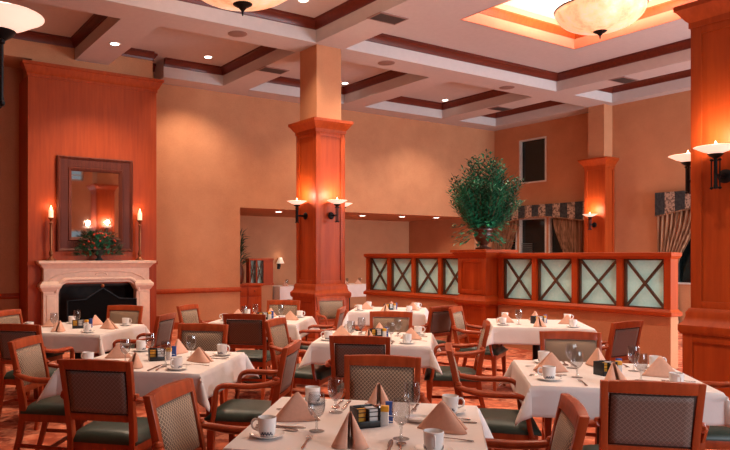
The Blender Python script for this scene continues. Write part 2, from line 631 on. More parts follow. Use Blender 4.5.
# chimney breast with its wood panel
VF = 12.33
w = MB().box(2.57, 3.0, VF + .04, YB, 0, ZT).box(4.45, 4.76, VF + .04, YB, 0, ZT).box(3.0, 4.45, VF + .04, YB, 1.01, ZT)
w.box(2.57, 4.76, VF, VF + .04, 4.62, ZT).box(XL, 2.57, VF, YB, 4.9, ZT)
struct(w, 'wall_chimney', 'beige_wall', smooth=0)
CX_ = 3.67
def at_chimney(m):
    return m.move(CX_, VF, 0)
p = MB().box(-1.165, -.66, -.0, .035, 0, 4.62).box(.77, 1.165, 0, .035, 0, 4.62).box(-.66, .77, 0, .035, 1.0, 4.62).box(-1.165, -1.105, .035, .745, 0, 4.62).box(1.095, 1.165, .035, .745, 0, 4.62)
struct(at_chimney(p), 'wall_chimney_panel', 'panel_wood', smooth=0)
struct(at_chimney(MB().stack(-1.165, 1.165, 0, .03, [(.0, 4.60), (.015, 4.60), (.015, 4.65), (.04, 4.68), (.09, 4.78), (.11, 4.79), (.11, 4.84), (0, 4.845)])), 'trim_chimney_crown', 'panel_wood', smooth=30)
struct(at_chimney(MB().box(-1.18, -1.05, -.03, 0, 1.34, 1.40).box(1.08, 1.18, -.03, 0, 1.34, 1.40)), 'trim_chimney_moulding', 'panel_wood', smooth=0)
struct(at_chimney(MB().box(-.66, .77, .5, .56, 0, 1.0).box(-.66, -.62, 0, .5, 0, 1.0).box(.73, .77, 0, .5, 0, 1.0).box(-.62, .73, .0, .5, .96, 1.0).box(-.62, .73, 0, .5, 0, .02)), 'wall_firebox', 'firebox', smooth=0)

# stone mantel
fm = thing('fireplace_mantel', 'carved pale stone fireplace surround with a mantel shelf and dark firebox', 'fireplace', (3.68, VF, 0))
poly = []
def arch(xh, z_spring, z_top, rc):
    pts = [(-xh, z_spring)]
    for k in range(9):
        a = pi - (pi / 2) * k / 8
        pts.append((-xh + rc + rc * cos(a), z_spring + (z_top - z_spring) * sin(a)))
    for k in range(9):
        a = pi / 2 - (pi / 2) * k / 8
        pts.append((xh - rc + rc * cos(a), z_spring + (z_top - z_spring) * sin(a)))
    return pts
inner = arch(.70, .8, 1.03, .16)
outer = [(-.95, .0), (-.95, 1.30), (.95, 1.30), (.95, 0)]
lint = MB()
body = [(.95, .92), (.95, 1.30), (-.95, 1.30), (-.95, .92), (-.70, .92)] + inner[2:-2] + [(.70, .92)]
lint.prism(body, -.16, 0, 'y')
lint.build('lintel', 'stone', fm, bevel=.008, smooth=35)
arc = [(a * 1.0, -.17, b + .035) for a, b in arch(.74, .82, 1.06, .2)]
MB().tube(arc, .032, 8, up=(0, 1, 0)).build('arch_moulding', 'stone', fm)
arc = [(x_, -.165, z_) for x_, z_ in ((-.86, 1.07), (-.8, 1.12), (-.62, 1.2), (-.3, 1.235), (0, 1.24), (.3, 1.235), (.62, 1.2), (.8, 1.12), (.86, 1.07))]
MB().tube(arc, .014, 6, up=(0, 1, 0)).build('carved_line', 'stone', fm)
for s_ in (-1, 1):
    lg = MB()
    lg.box(s_ * .83 - .13, s_ * .83 + .13, -.17, 0, 0, .92)
    lg.build('jamb', 'stone', fm, bevel=.012, smooth=35)
    MB().box(s_ * .83 - .08, s_ * .83 + .08, -.185, -.16, .12, .82).build('jamb_panel', 'stone', fm, bevel=.01, smooth=35)
    MB().stack(s_ * .84 - .13, s_ * .84 + .13, -.17, 0, [(0, .88), (.03, .93), (.05, .96), (.05, 1.0), (.02, 1.03), (.0, 1.06)]).build('capital', 'stone', fm, bevel=.006, smooth=35)
MB().stack(-.95, .95, -.16, 0, [(0, 1.28), (.02, 1.30), (.05, 1.34), (.09, 1.37), (.1, 1.375), (.1, 1.415), (.0, 1.42)]).build('mantel_shelf', 'stone', fm, smooth=30)
MB().tube([(0.05 + .1 * cos(a), -.165, 1.16 + .05 * sin(a)) for a in [pi * k / 8 for k in range(9)]], .014, 6, up=(0, 1, 0)).build('carved_shell', 'stone', fm)
# fire screen
fs = thing('fire_screen', 'black iron fire screen with a peaked top in front of the firebox', 'fire screen', (3.72, VF - .27, 0))
pk = [(-.62, .02), (-.62, .72), (-.3, .74), (-.12, .86), (0, .93), (.12, .86), (.3, .74), (.62, .72), (.62, .02)]
MB().prism(pk, .0, .015, 'y').build('mesh_panel', 'soot', fs, smooth=0)
MB().tube([(a, 0, b) for a, b in pk], .014, 6, up=(0, 1, 0)).build('rim', 'black_iron', fs)
for s_ in (-1, 1):
    MB().box(s_ * .5 - .02, s_ * .5 + .02, -.10, .12, 0, .03).build('foot', 'black_iron', fs)
MB().lathe([(.0, .93), (.03, .95), (.035, .98), (0, 1.01)], 10).build('finial', 'brass', fs)

# mirror
mr = thing('framed_mirror', 'big mirror in a carved brown frame hanging above the fireplace', 'mirror', (3.665, VF, 0))
mx0, mx1, mz0, mz1 = -.685, .685, 1.58, 3.27
def ring_y(prof):
    """profile (inset, depth) swept round the mirror rectangle, standing in the xz plane"""
    m = MB()
    vs, fs = [], []
    n = len(prof)
    for o, d in prof:
        vs += [(mx0 + o, -d, mz0 + o), (mx1 - o, -d, mz0 + o), (mx1 - o, -d, mz1 - o), (mx0 + o, -d, mz1 - o)]
    for i in range(n):
        j = (i + 1) % n
        for k in range(4):
            k2 = (k + 1) % 4
            fs.append((i * 4 + k, i * 4 + k2, j * 4 + k2, j * 4 + k))
    return m.add(vs, fs)
ring_y([(0, .0), (0, .06), (.02, .075), (.045, .06), (.06, .045), (.19, .04), (.205, .06), (.23, .05), (.255, .03), (.265, 0)]).build('frame', 'frame_wood', mr, smooth=25)
rb = MB()
for k in range(44):
    z_ = mz0 + .07 + (mz1 - mz0 - .14) * k / 43
    for xx in (mx0 + .07, mx1 - .18):
        rb.box(xx, xx + .11, -.052, -.036, z_ - .011, z_ + .011)
for k in range(30):
    x_ = mx0 + .2 + (mx1 - mx0 - .4) * k / 29
    for zz in (mz0 + .07, mz1 - .18):
        rb.box(x_ - .011, x_ + .011, -.052, -.036, zz, zz + .11)
rb.build('reeding', 'frame_wood', mr, smooth=0)
MB().box(mx0 + .25, mx1 - .25, -.02, -.005, mz0 + .25, mz1 - .25).build('glass', 'mirror_glass', mr, smooth=0)

# candlesticks
def candlestick(x, label):
    t_ = thing('candlestick', label, 'candlestick', (x, VF - .13, 1.42), 0, 'candlesticks on the mantel')
    MB().lathe([(.085, 0), (.085, .015), (.06, .03), (.03, .05), (.02, .08), (.034, .10), (.04, .13), (.022, .17), (.016, .2), (.024, .3), (.026, .5), (.02, .62), (.034, .65), (.016, .68), (.03, .71), (.055, .735), (.055, .745), (.0, .745)], 18).build('stem', 'brass', t_)
    cd = tag(MB().lathe([(.04, 0), (.04, .13), (.036, .135), (0, .13)], 16).build('candle', 'wax', None, (x, VF - .13, 2.166)), 'lit cream pillar candle on the ' + ('left' if x < 3.5 else 'right') + ' mantel candlestick', 'candle', 'lit candles on the mantel')
    MB().lathe([(.004, .128), (.014, .145), (.016, .16), (.008, .19), (0, .215)], 8).build('flame', 'flame', cd)
candlestick(2.86, 'tall turned brass candlestick on the mantel left of the mirror')
candlestick(4.46, 'tall turned brass candlestick on the mantel right of the mirror')

# ------------------------------------------------------------------ leaves
def leaf(mb, p, d, up, L, W):
    """bent pointed leaf from p along d"""
    n = sqrt(sum(q * q for q in d)) or 1
    d = [q / n for q in d]
    sd = cross(d, up)
    n = sqrt(sum(q * q for q in sd)) or 1
    sd = [q / n for q in sd]
    nm = cross(sd, d)
    a = p
    m1 = [p[i] + d[i] * L * .45 + sd[i] * W / 2 + nm[i] * L * .06 for i in range(3)]
    m2 = [p[i] + d[i] * L * .45 - sd[i] * W / 2 + nm[i] * L * .06 for i in range(3)]
    mc = [p[i] + d[i] * L * .5 for i in range(3)]
    e = [p[i] + d[i] * L - nm[i] * L * .1 for i in range(3)]
    mb.add([a, m1, mc, m2, e], [(0, 1, 2), (0, 2, 3), (1, 4, 2), (2, 4, 3)])

def rnd_dir():
    while True:
        d = [random.uniform(-1, 1) for _ in range(3)]
        n = sum(q * q for q in d)
        if .05 < n < 1:
            n = sqrt(n)
            return [q / n for q in d]

# flowers on the mantel
pl = thing('flower_arrangement', 'low bowl of green leaves and red flowers on the mantel before the mirror', 'plant', (3.68, VF - .18, 1.42))
MB().lathe([(.065, 0), (.07, .02), (.035, .05), (.042, .08), (.11, .14), (.13, .18), (.135, .19), (.12, .19), (0, .18)], 20).build('bowl', 'urn_green', pl)
lv, lb, fl = MB(), MB(), MB()
for k in range(900):
    a = random.uniform(0, 2 * pi)
    rr = .42 * sqrt(random.random())
    hh = .2 + .32 * (1 - (rr / .46) ** 2) * random.uniform(.3, 1.05)
    sy_ = (.2 if sin(a) < 0 else .06) * rr * sin(a) - .02
    p_ = (rr * cos(a), sy_, max(.1, hh if rr < .26 else hh - (rr - .26) * random.uniform(0, 2.0)))
    d_ = [cos(a) + random.uniform(-.5, .5), .2 * sin(a) + random.uniform(-.35, .05), random.uniform(-.2, .9)]
    leaf(lb if k % 6 == 0 else lv, p_, d_, (0, 0, 1), random.uniform(.06, .11), random.uniform(.035, .055))
for k in range(60):
    a = random.uniform(-.6, pi + .6)
    rr = random.uniform(.1, .28)
    leaf(lb, (rr * cos(a), .0, .38 + random.uniform(-.05, .12)), [cos(a), random.uniform(-.3, .3), random.uniform(.3, 1.2)], (0, 1, 0), random.uniform(.08, .15), .012)
for k in range(22):
    a = random.uniform(0, 2 * pi)
    rr = random.uniform(.05, .33)
    hh = .25 + .24 * (1 - (rr / .4) ** 2)
    pos_ = (rr * cos(a), -.2 * rr * abs(sin(a)) - .05, hh - (0 if rr < .24 else random.uniform(0, .14)))
    if k == 0:
        fl0 = MB().lathe([(0, -.02), (.016, -.012), (.022, 0), (.014, .014), (0, .018)], 7).build('flower', 'flower_red', pl)
    else:
        fl0 = fl0.copy()
        C.objects.link(fl0)
    fl0.location = pos_
for m_ in (lv, lb):
    m_.open = True
lv.build('foliage', 'leaf_mid', pl, smooth=0)
lb.build('dried_foliage', 'leaf_brown', pl, smooth=0)

# ------------------------------------------------------------------ columns
def wood_shaft_panels(t_, hw, hd, z0, z1, sides, stile=.075, pr=.018):
    """raised stile-and-rail frames on the given sides of a shaft centred at 0"""
    for sd in sides:
        f = MB()
        if sd in ('-x', '+x'):
            s_ = -1 if sd == '-x' else 1
            a, b = sorted((s_ * hw, s_ * (hw + pr)))
            f.box(a, b, -hd - pr, -hd + stile, z0, z1).box(a, b, hd - stile, hd + pr, z0, z1)
            f.box(a, b, -hd + stile, hd - stile, z0, z0 + stile).box(a, b, -hd + stile, hd - stile, z1 - stile, z1)
        else:
            s_ = -1 if sd == '-y' else 1
            a, b = sorted((s_ * hd, s_ * (hd + pr)))
            f.box(-hw, -hw + stile, a, b, z0, z1).box(hw - stile, hw, a, b, z0, z1)
            f.box(-hw + stile, hw - stile, a, b, z0, z0 + stile).box(-hw + stile, hw - stile, a, b, z1 - stile, z1)
        f.build('panel_frame', 'panel_wood', t_, bevel=.004, smooth=30)

def column(x, y, label, hw=.28, hd=.28, sides=('-x', '+x', '-y', '+y'), group='wood clad columns'):
    t_ = thing('column', label, 'column', (x, y, 0), 0, group)
    MB().box(-hw + .03, hw - .03, -hd + .03, hd - .03, 3.70, ZC).build('plaster_shaft', 'beige_wall', t_, smooth=0)
    MB().box(-hw, hw, -hd, hd, .95, 3.62).build('wood_shaft', 'panel_wood', t_, smooth=0)
    wood_shaft_panels(t_, hw, hd, 1.02, 3.56, sides)
    e = .018
    MB().stack(-hw - e, hw + e, -hd - e, hd + e, [(0, 3.55), (.012, 3.55), (.012, 3.60), (.03, 3.62), (.085, 3.70), (.10, 3.71), (.10, 3.755), (0, 3.76)]).build('crown', 'panel_wood', t_, smooth=30)
    MB().stack(-hw - e, hw + e, -hd - e, hd + e, [(.06, .80), (.075, .83), (.075, .88), (.04, .92), (.03, .96), (.03, .99), (.01, 1.03), (0, 1.035)]).build('base_moulding', 'panel_wood', t_, smooth=30)
    MB().box(-hw - .05, hw + .05, -hd - .05, hd + .05, 0, .81).build('pedestal', 'panel_wood', t_, smooth=0)
    wood_shaft_panels(t_, hw + .05, hd + .05, .16, .80, sides, .07, .016)
    MB().stack(-hw - .066, hw + .066, -hd - .066, hd + .066, [(.02, 0), (.02, .12), (.0, .15)]).build('plinth', 'panel_wood', t_, smooth=0)
    return t_
column(6.67, 9.52, 'square orange wood column with plaster top in the middle of the room')
column(6.67, 2.98, 'broad orange wood column at the right edge, nearest the camera')
column(-.012, 2.9, 'wood column just past the left edge, holding the big near sconce')

pi_ = thing('pilaster', 'slim orange wood pilaster against the far right wall between the curtained windows', 'pilaster', (14.66, 9.6, 0))
MB().box(-.13, .19, -.2, .2, 3.7, ZC).build('plaster_shaft', 'beige_wall', pi_, smooth=0)
MB().box(-.17, .19, -.25, .25, 0, 3.6).build('wood_shaft', 'panel_wood', pi_, smooth=0)
wood_shaft_panels(pi_, .17, .25, 1.0, 3.56, ('-x', '-y'), .06)
MB().stack(-.19, .17, -.27, .27, [(0, 3.55), (.01, 3.55), (.01, 3.6), (.03, 3.63), (.09, 3.71), (.1, 3.72), (.1, 3.76), (0, 3.765)]).build('crown', 'panel_wood', pi_, smooth=30)

# ------------------------------------------------------------------ wall sconces
def make_sconce():
    """local: wall at y=0, sconce stands out to -y; z=0 is the bowl rim"""
    t_ = thing('wall_sconce', '', '')
    k = -.175
    MB().lathe([(.0, 0), (.058, 0), (.062, .012), (.05, .025), (.03, .032), (0, .034)], 18).build('back_plate', 'black_iron', t_)
    pl_ = t_.children[0]
    pl_.rotation_euler = (pi / 2, 0, 0)
    pl_.location = (0, 0, -.24)
    MB().tube([(0, -.02, -.24), (0, k, -.24)], .016, 8).build('arm', 'black_iron', t_)
    MB().lathe([(.0, -.36), (.017, -.355), (.017, -.33), (.014, -.32), (.014, -.1), (.05, -.075), (.062, -.06), (0, -.055)], 14, (0, k, 0)).build('stem', 'black_iron', t_)
    for s_ in (-1, 1):
        MB().tube([(s_ * .034, k, -.35), (s_ * .034, k, -.11)], .006, 6).lathe([(0, -.365), (.014, -.355), (.014, -.345), (0, -.335)], 8, (s_ * .034, k, 0)).lathe([(0, -.125), (.014, -.115), (.014, -.105), (0, -.095)], 8, (s_ * .034, k, 0)).tube([(0, k, -.345), (s_ * .034, k, -.345)], .006, 6).tube([(0, k, -.115), (s_ * .034, k, -.115)], .006, 6).build('side_rod', 'black_iron', t_)
    MB().lathe([(.0, -.058), (.05, -.054), (.10, -.036), (.15, -.008), (.168, .0), (.162, .003), (.10, -.026), (.05, -.042), (0, -.046)], 26, (0, k, 0)).build('glass_bowl', 'sconce_glass', t_)
    MB().lathe([(.02, -.045), (.017, 0), (.008, .03), (0, .055)], 10, (0, k, 0)).build('lamp', 'flame', t_)
    return t_
sconce = Proto(make_sconce())
LIGHTS = []
def put_sconce(x, y, z, ang, label, power=16, light=True):
    """ang: direction (radians) the sconce faces out to"""
    sconce.put((x, y, z), ang + pi / 2, label, 'wall light', 'torch wall sconces')
    if light:
        LIGHTS.append((x + .175 * cos(ang), y + .175 * sin(ang), z + .11, power * .72))
E_ = .30
put_sconce(6.67 - E_, 9.52, 2.41, pi, 'black torch sconce on the left face of the middle column', 26)
put_sconce(6.67, 9.52 - E_, 2.41, -pi / 2, 'black torch sconce on the right, camera-facing side of the middle column', 26)
put_sconce(6.67 + E_, 9.52, 2.41, 0, 'torch sconce on the back right face of the middle column, only its bowl tip showing', 20)
put_sconce(6.67 - E_, 2.98, 2.43, pi, 'black torch sconce at the right edge on the nearest wood column', 26)
put_sconce(6.67, 2.98 + E_, 2.45, pi / 2, 'torch sconce peeking out from behind the right column, before the beige wall', 26)
put_sconce(14.47, 9.6, 2.46, pi, 'small torch sconce on the slim pilaster by the far right wall', 26)
put_sconce(.308, 2.9, 2.45, 0, 'large near torch sconce at the top left corner', 14)

# ------------------------------------------------------------------ pendants
def make_pendant(label, x, y, zb, ztop):
    t_ = thing('pendant_light', label, 'ceiling light', (x, y, zb), 0, 'alabaster bowl pendants')
    R_ = .66
    prof = [(.0, .12)]
    for k in range(1, 11):
        a = (pi / 2) * k / 10
        prof.append((R_ * sin(a), .12 + .36 * (1 - cos(a))))
    inn = [(r_ * .975, z_ + .012) for r_, z_ in reversed(prof[1:])]
    MB().lathe(prof + inn + [(0, .135)], 40).build('bowl', 'pendant_glass', t_)
    MB().tube([(R_ * cos(2 * pi * k / 40), R_ * sin(2 * pi * k / 40), .485) for k in range(41)], .014, 6).build('rim', 'black_iron', t_)
    MB().lathe([(0, 0), (.008, .01), (.012, .05), (.02, .06), (.045, .09), (.1, .12), (.115, .14), (.06, .15), (.0, .15)], 16).build('finial', 'black_iron', t_)
    MB().tube([(0, 0, .15), (0, 0, ztop - zb)], .014, 8).build('rod', 'black_iron', t_)
    for k in range(3):
        a = 2 * pi * k / 3
        MB().tube([(R_ * cos(a), R_ * sin(a), .485), (.03 * cos(a), .03 * sin(a), ztop - zb - .1)], .008, 6).build('chain', 'black_iron', t_)
    MB().lathe([(.09, ztop - zb - .04), (.09, ztop - zb)], 16).build('canopy', 'black_iron', t_)
make_pendant('round alabaster bowl pendant hanging below the bright tray at top right', 9.82, 6.42, 4.88, 5.82)
make_pendant('alabaster bowl pendant with black finial at the top edge, left of the column', 3.40, 6.26, 3.99, 5.35)

# ------------------------------------------------------------------ ceiling fittings
def downlight(x, y, z, label):
    t_ = thing('downlight', label, 'ceiling light', (x, y, z), 0, 'recessed ceiling downlights')
    MB().lathe([(.07, -.006), (.095, -.008), (.1, 0)], 20).build('trim_ring', 'white_frame', t_)
    MB().lathe([(0, -.012), (.068, -.012), (.068, 0), (0, 0)], 20).build('lens', 'lamp_disc', t_)
downlight(3.6, 11.02, ZC, 'glowing downlight in the beam above the fireplace panel')
downlight(5.76, 12.0, ZT, 'glowing downlight in the coffer right of the fireplace')
downlight(5.69, 8.57, ZT, 'glowing downlight in the pendant coffer at the top edge')
downlight(9.21, 12.19, ZT, 'glowing downlight in the coffer directly right of the middle column')
downlight(12.3, 12.2, ZT, 'glowing downlight in the coffer farthest right by the back wall')
for i, (x_, y_) in enumerate(((8.46, 13.8), (11.1, 13.95), (12.28, 13.75), (13.38, 13.6))):
    downlight(x_, y_, ALC_Z, ['small downlight in the alcove ceiling left of the middle column', 'small downlight in the alcove ceiling just right of the middle column', 'small downlight in the alcove ceiling above the left lattice partition', 'small downlight in the alcove ceiling beside the big green plant'][i])
def vent(x, y, label, rz=0):
    t_ = thing('ceiling_vent', label, 'air vent', (x, y, ZC), rz, 'ceiling air vents')
    MB().ring(-.24, .24, -.13, .13, [(0, -.015), (.03, -.01), (.03, 0), (0, 0)]).build('frame', 'speaker_grey', t_, smooth=0)
    g = MB()
    for k in range(7):
        g.bar((-.24, -.11 + .037 * k, -.008), (.24, -.11 + .037 * k, -.008), .024, .004, (0, .4, 1))
    g.build('louvres', 'grille_dark', t_, smooth=0)
vent(6.62, 11.0, 'dark air vent in the beam behind the middle column')
vent(6.6, 7.7, 'dark air vent in the beam near the top centre')
vent(12.87, 7.9, 'dark air vent in the beam near the right column')
vent(12.9, 11.0, 'dark air vent in the beam above the green plant')
for x_, y_, lb_ in ((5.07, 9.5, 'round grey speaker in the beam left of the middle column'), (8.11, 9.5, 'round grey speaker in the beam right of the middle column'), (11.4, 9.55, 'round grey speaker in the beam farther right above the lattice')):
    t_ = tag(MB().lathe([(0, -.012), (.12, -.014), (.15, -.008), (.155, 0)], 22).build('ceiling_speaker', 'speaker_grey', None, (x_, y_, ZC)), lb_, 'speaker', 'round ceiling speakers')

# ------------------------------------------------------------------ lattice partition and pier
XP = 9.06
PITCH = .709
def lattice_partition(y0, y1, n, label, endcap):
    t_ = thing('lattice_partition', label, 'partition', (XP, y0, 0), 0, 'lattice partitions')
    L = y1 - y0
    MB().box(.03, .21, 0, L, 0, .70).build('low_wall', 'beige_wall', t_, smooth=0)
    MB().stack(.02, .22, 0, L, [(0, .69), (.035, .70), (.035, .75), (.015, .765), (.0, .79)]).build('bottom_rail', 'rail_wood', t_, smooth=30)
    MB().stack(.02, .22, 0, L, [(0, 1.46), (.012, 1.475), (.03, 1.50), (.03, 1.545), (0, 1.55)]).build('top_rail', 'rail_wood', t_, smooth=30)
    p_ = L / n
    hs = .045
    for k in range(n + 1):
        yy = min(max(p_ * k, hs), L - hs)
        MB().box(.03, .21, yy - hs, yy + hs, .78, 1.47).build('post', 'panel_wood', t_, smooth=0)
    for k in range(n):
        a, b = p_ * k + hs + (hs if k == 0 else 0), p_ * (k + 1) - hs - (hs if k == n - 1 else 0)
        z0, z1 = .78, 1.47
        f = MB()
        q = .028
        f.box(.07, .11, a, a + q, z0, z1).box(.07, .11, b - q, b, z0, z1).box(.07, .11, a + q, b - q, z0, z0 + q).box(.07, .11, a + q, b - q, z1 - q, z1)
        f.bar((.088, a + q, z0 + q), (.088, b - q, z1 - q), .03, .036, (1, 0, 0))
        f.bar((.092, a + q, z1 - q), (.092, b - q, z0 + q), .03, .036, (1, 0, 0))
        fr_ = f.build('lattice', 'bronze_wood', t_, smooth=0)
        MB().box(.125, .135, a, b, z0, z1).build('frosted_pane', 'frosted_glass', fr_, smooth=0)
    return t_
lattice_partition(4.93, 7.80, 4, 'lattice partition right of the planter pier, bronze crosses over frosted glass', True)
lattice_partition(8.44, 11.30, 4, 'lattice partition left of the planter pier, running back to the alcove', True)
pr_ = thing('planter_pier', 'square orange wood pier between the lattice partitions, carrying the green plant', 'pier', (9.10, 8.12, 0))
MB().box(-.28, .28, -.29, .29, 0, 1.52).build('body', 'panel_wood', pr_, smooth=0)
wood_shaft_panels(pr_, .28, .29, .86, 1.46, ('-x',), .07)
wood_shaft_panels(pr_, .28, .29, .12, .68, ('-x',), .07)
MB().stack(-.30, .30, -.30, .30, [(0, .66), (.03, .68), (.045, .70), (.045, .75), (.015, .79), (0, .84)]).build('base_moulding', 'panel_wood', pr_, smooth=30)
MB().stack(-.29, .29, -.30, .30, [(0, 1.46), (.02, 1.48), (.08, 1.555), (.1, 1.56), (.1, 1.605), (0, 1.61)]).build('top_slab', 'panel_wood', pr_, smooth=30)

# the big plant
bp = thing('potted_shrub', 'large bushy green plant in a brown urn on the wooden pier', 'plant', (9.10, 8.12, 1.61))
MB().lathe([(.13, 0), (.14, .03), (.07, .05), (.06, .08), (.1, .12), (.15, .19), (.16, .26), (.15, .3), (.18, .33), (.18, .35), (.14, .34), (0, .32)], 24).build('urn', 'urn_brown', bp)
l1, l2, st_ = MB(), MB(), MB()
spikes = []
for k in range(120):
    a = random.uniform(0, 2 * pi)
    tilt = random.uniform(0, 1) ** .7
    hgt = random.uniform(.62, 1.18) * (1.30 - .52 * tilt)
    ex = .60 * tilt
    spikes.append((a, ex, hgt))
for a, ex, hgt in spikes:
    base = (.07 * cos(a), .07 * sin(a), .3)
    def pos(s):
        return (base[0] + ex * cos(a) * s ** .7, base[1] + ex * sin(a) * s ** .7, base[2] + hgt * s * (1 - .12 * s * ex))
    st_.tube([pos(s / 4) for s in range(5)], [.008, .007, .006, .004, .002], 5)
    nl = 62
    tgt = l2 if random.random() < .45 else l1
    for q in range(nl):
        s = .1 + .9 * q / nl
        p_ = pos(s)
        an = q * 2.4 + a
        spread = .10 * (1.15 - .75 * s)
        d_ = [cos(an) * 1.0 + .5 * cos(a) * ex, sin(an) * 1.0 + .5 * sin(a) * ex, .75]
        o_ = random.uniform(0, spread)
        leaf(tgt, (p_[0] + o_ * cos(an), p_[1] + o_ * sin(an), p_[2]), d_, (0, 0, 1), random.uniform(.07, .12), random.uniform(.026, .042))
for k in range(260):       # broad leaves round the urn
    a = random.uniform(0, 2 * pi)
    rr = random.uniform(.12, .50)
    p_ = (rr * cos(a), rr * sin(a), max(.12, .40 - .45 * max(0, rr - .2) + random.uniform(-.22, .2)))
    leaf(l2, p_, [cos(a), sin(a), random.uniform(-.6, .3)], (0, 0, 1), random.uniform(.09, .15), random.uniform(.06, .09))
for k in range(22):       # loose twigs standing out
    a = random.uniform(0, 2 * pi)
    ex = random.uniform(.5, .66)
    h_ = random.uniform(.3, 1.0)
    pts = [(.1 * cos(a), .1 * sin(a), .45), (.6 * ex * cos(a), .6 * ex * sin(a), .45 + h_ * .6), (ex * cos(a), ex * sin(a), .45 + h_)]
    st_.tube(pts, [.005, .004, .002], 5)
    for q in range(10):
        s = .5 + .05 * q
        p_ = [pts[1][i] + (pts[2][i] - pts[1][i]) * (s - .5) * 2 for i in range(3)]
        leaf(l1, p_, [cos(q * 2.1), sin(q * 2.1), .6], (0, 0, 1), .05, .014)
l1.open = l2.open = True
l1.build('dark_foliage', 'leaf_dark', bp, smooth=0)
l2.build('light_foliage', 'leaf_mid', bp, smooth=0)
st_.build('stems', 'leaf_brown', bp)

# ------------------------------------------------------------------ far right windows
def window_unit(n, y0, y1, z0, z1, x, mull=()):
    f = MB()
    q = .035
    f.box(x - .02, x + .08, y0, y0 + q, z0, z1).box(x - .02, x + .08, y1 - q, y1, z0, z1)
    f.box(x - .02, x + .08, y0 + q, y1 - q, z0, z0 + q).box(x - .02, x + .08, y0 + q, y1 - q, z1 - q, z1)
    for m_ in mull:
        f.box(x - .01, x + .07, m_ - .03, m_ + .03, z0 + q, z1 - q)
    w_ = struct(f, 'window_%d' % n, 'white_frame', smooth=0)
    pn = MB().box(x + .09, x + .11, y0, y1, z0, z1).build('pane', 'dark_pane', w_, smooth=0)
    return w_
window_unit(21, 11.38, 12.23, 3.43, 4.6, XR2)
window_unit(22, 10.35, 11.3, .9, 2.5, XR2)
window_unit(23, 11.38, 12.23, .9, 2.5, XR2)
window_unit(24, 12.31, 12.95, .9, 2.5, XR2)
window_unit(25, 6.3, 8.0, .9, 2.5, XR, (7.15,))
for yb0, yb1, lb_ in ((11.85, 12.18, 'pale slatted blind in the dark window beside the white mullion'), (12.35, 12.9, 'pale slatted blind in the dark window nearest the plant')):
    bl = MB()
    for k in range(16):
        bl.bar((XR2 + .04, yb0, 1.0 + .055 * k), (XR2 + .04, yb1, 1.0 + .055 * k), .05, .004, (.5, 0, 1))
    tag(bl.build('window_blind', 'blind', None, smooth=0), lb_, 'blind', 'window blinds')

def valance(y0, y1, x, z1, label):
    n = 26
    poly = []
    for k in range(n + 1):
        s = k / n
        poly.append((y0 + (y1 - y0) * s, 2.36 + .15 * sin(pi * s) ** 1.3))
    poly += [(y1, z1), (y0, z1)]
    t_ = tag(MB().prism(poly, x - .18, x - .135, 'x').box(x - .135, x, y0, y1, z1 - .03, z1).build('valance', 'damask', None, smooth=0), label, 'valance', 'striped damask valances')
    MB().tube([(x - .185, a, b) for a, b in poly[:n + 1]], .016, 6).build('piping', 'drape', t_)
valance(10.1, 13.0, XR2, 2.83, 'striped damask valance over the dark windows left of the pilaster')
valance(6.1, 8.3, XR, 2.87, 'striped damask valance at the right, beside the nearest wood column')

def curtain(ya, yb, y_tie, x, label, z0=.0, z1=2.5, w_tie=.35):
    """pleated panel hung from ya..yb, gathered towards y_tie at 1.1 m"""
    rows = []
    nz, ny = 22, 60
    for i in range(nz + 1):
        z_ = z0 + (z1 - z0) * i / nz
        tt = max(0.0, min(1.0, (z_ - 1.0) / (z1 - 1.0)))
        tt = tt * tt * (3 - 2 * tt) if z_ > 1.0 else max(0, (1.0 - z_)) * .25
        row = []
        for j in range(ny + 1):
            s = j / ny
            yt = ya + (yb - ya) * s
            yg = y_tie + (s - .5) * w_tie * (1 if yb > ya else -1)
            yy = yg * (1 - tt) + yt * tt
            row.append((x - .09 + .028 * sin(s * 2 * pi * 9), yy, z_))
        rows.append(row)
    m = MB()
    m.grid(rows)
    m.open = True
    return tag(m.build('curtain', 'drape', None, solid=.006), label, 'curtain', 'tied back curtains')
curtain(10.3, 11.12, 10.48, XR2, 'brown curtain tied back beside the slim pilaster')
curtain(12.2, 13.0, 12.82, XR2, 'brown curtain behind the big green plant')
curtain(7.4, 8.3, 8.1, XR, 'brown curtain at the right beyond the end of the lattice partition')

# ------------------------------------------------------------------ alcove furniture
bf = thing('buffet_cabinet', 'orange wood buffet cabinet at the left end of the alcove', 'cabinet', (7.46, 13.75, 0))
MB().box(-.38, .36, -.25, .25, .04, .82).build('body', 'panel_wood', bf, smooth=0)
MB().box(-.4, .39, -.28, .28, .82, .87).build('top', 'panel_wood', bf, bevel=.008)
for k in range(2):
    d = MB().box(-.36 + .36 * k, -.02 + .36 * k, -.27, -.25, .08, .58).build('door', 'panel_wood', bf, bevel=.006)
    MB().lathe([(0, 0), (.012, .004), (.014, .016), (0, .02)], 10, (-.05 + .1 * k, -.275, .34)).build('knob', 'black_iron', d)
    d = MB().box(-.36 + .36 * k, -.02 + .36 * k, -.27, -.25, .61, .8).build('drawer', 'panel_wood', bf, bevel=.006)
    MB().lathe([(0, 0), (.012, .004), (.014, .016), (0, .02)], 10, (-.19 + .36 * k, -.275, .7)).build('knob', 'black_iron', d)
vp = thing('potted_grass', 'dark slender plant in a brown vase on the alcove buffet', 'plant', (7.36, 13.72, .87))
MB().lathe([(.07, 0), (.11, .08), (.12, .25), (.09, .4), (.06, .46), (.075, .5), (.05, .5), (0, .46)], 18).build('vase', 'urn_brown', vp)
g1 = MB()
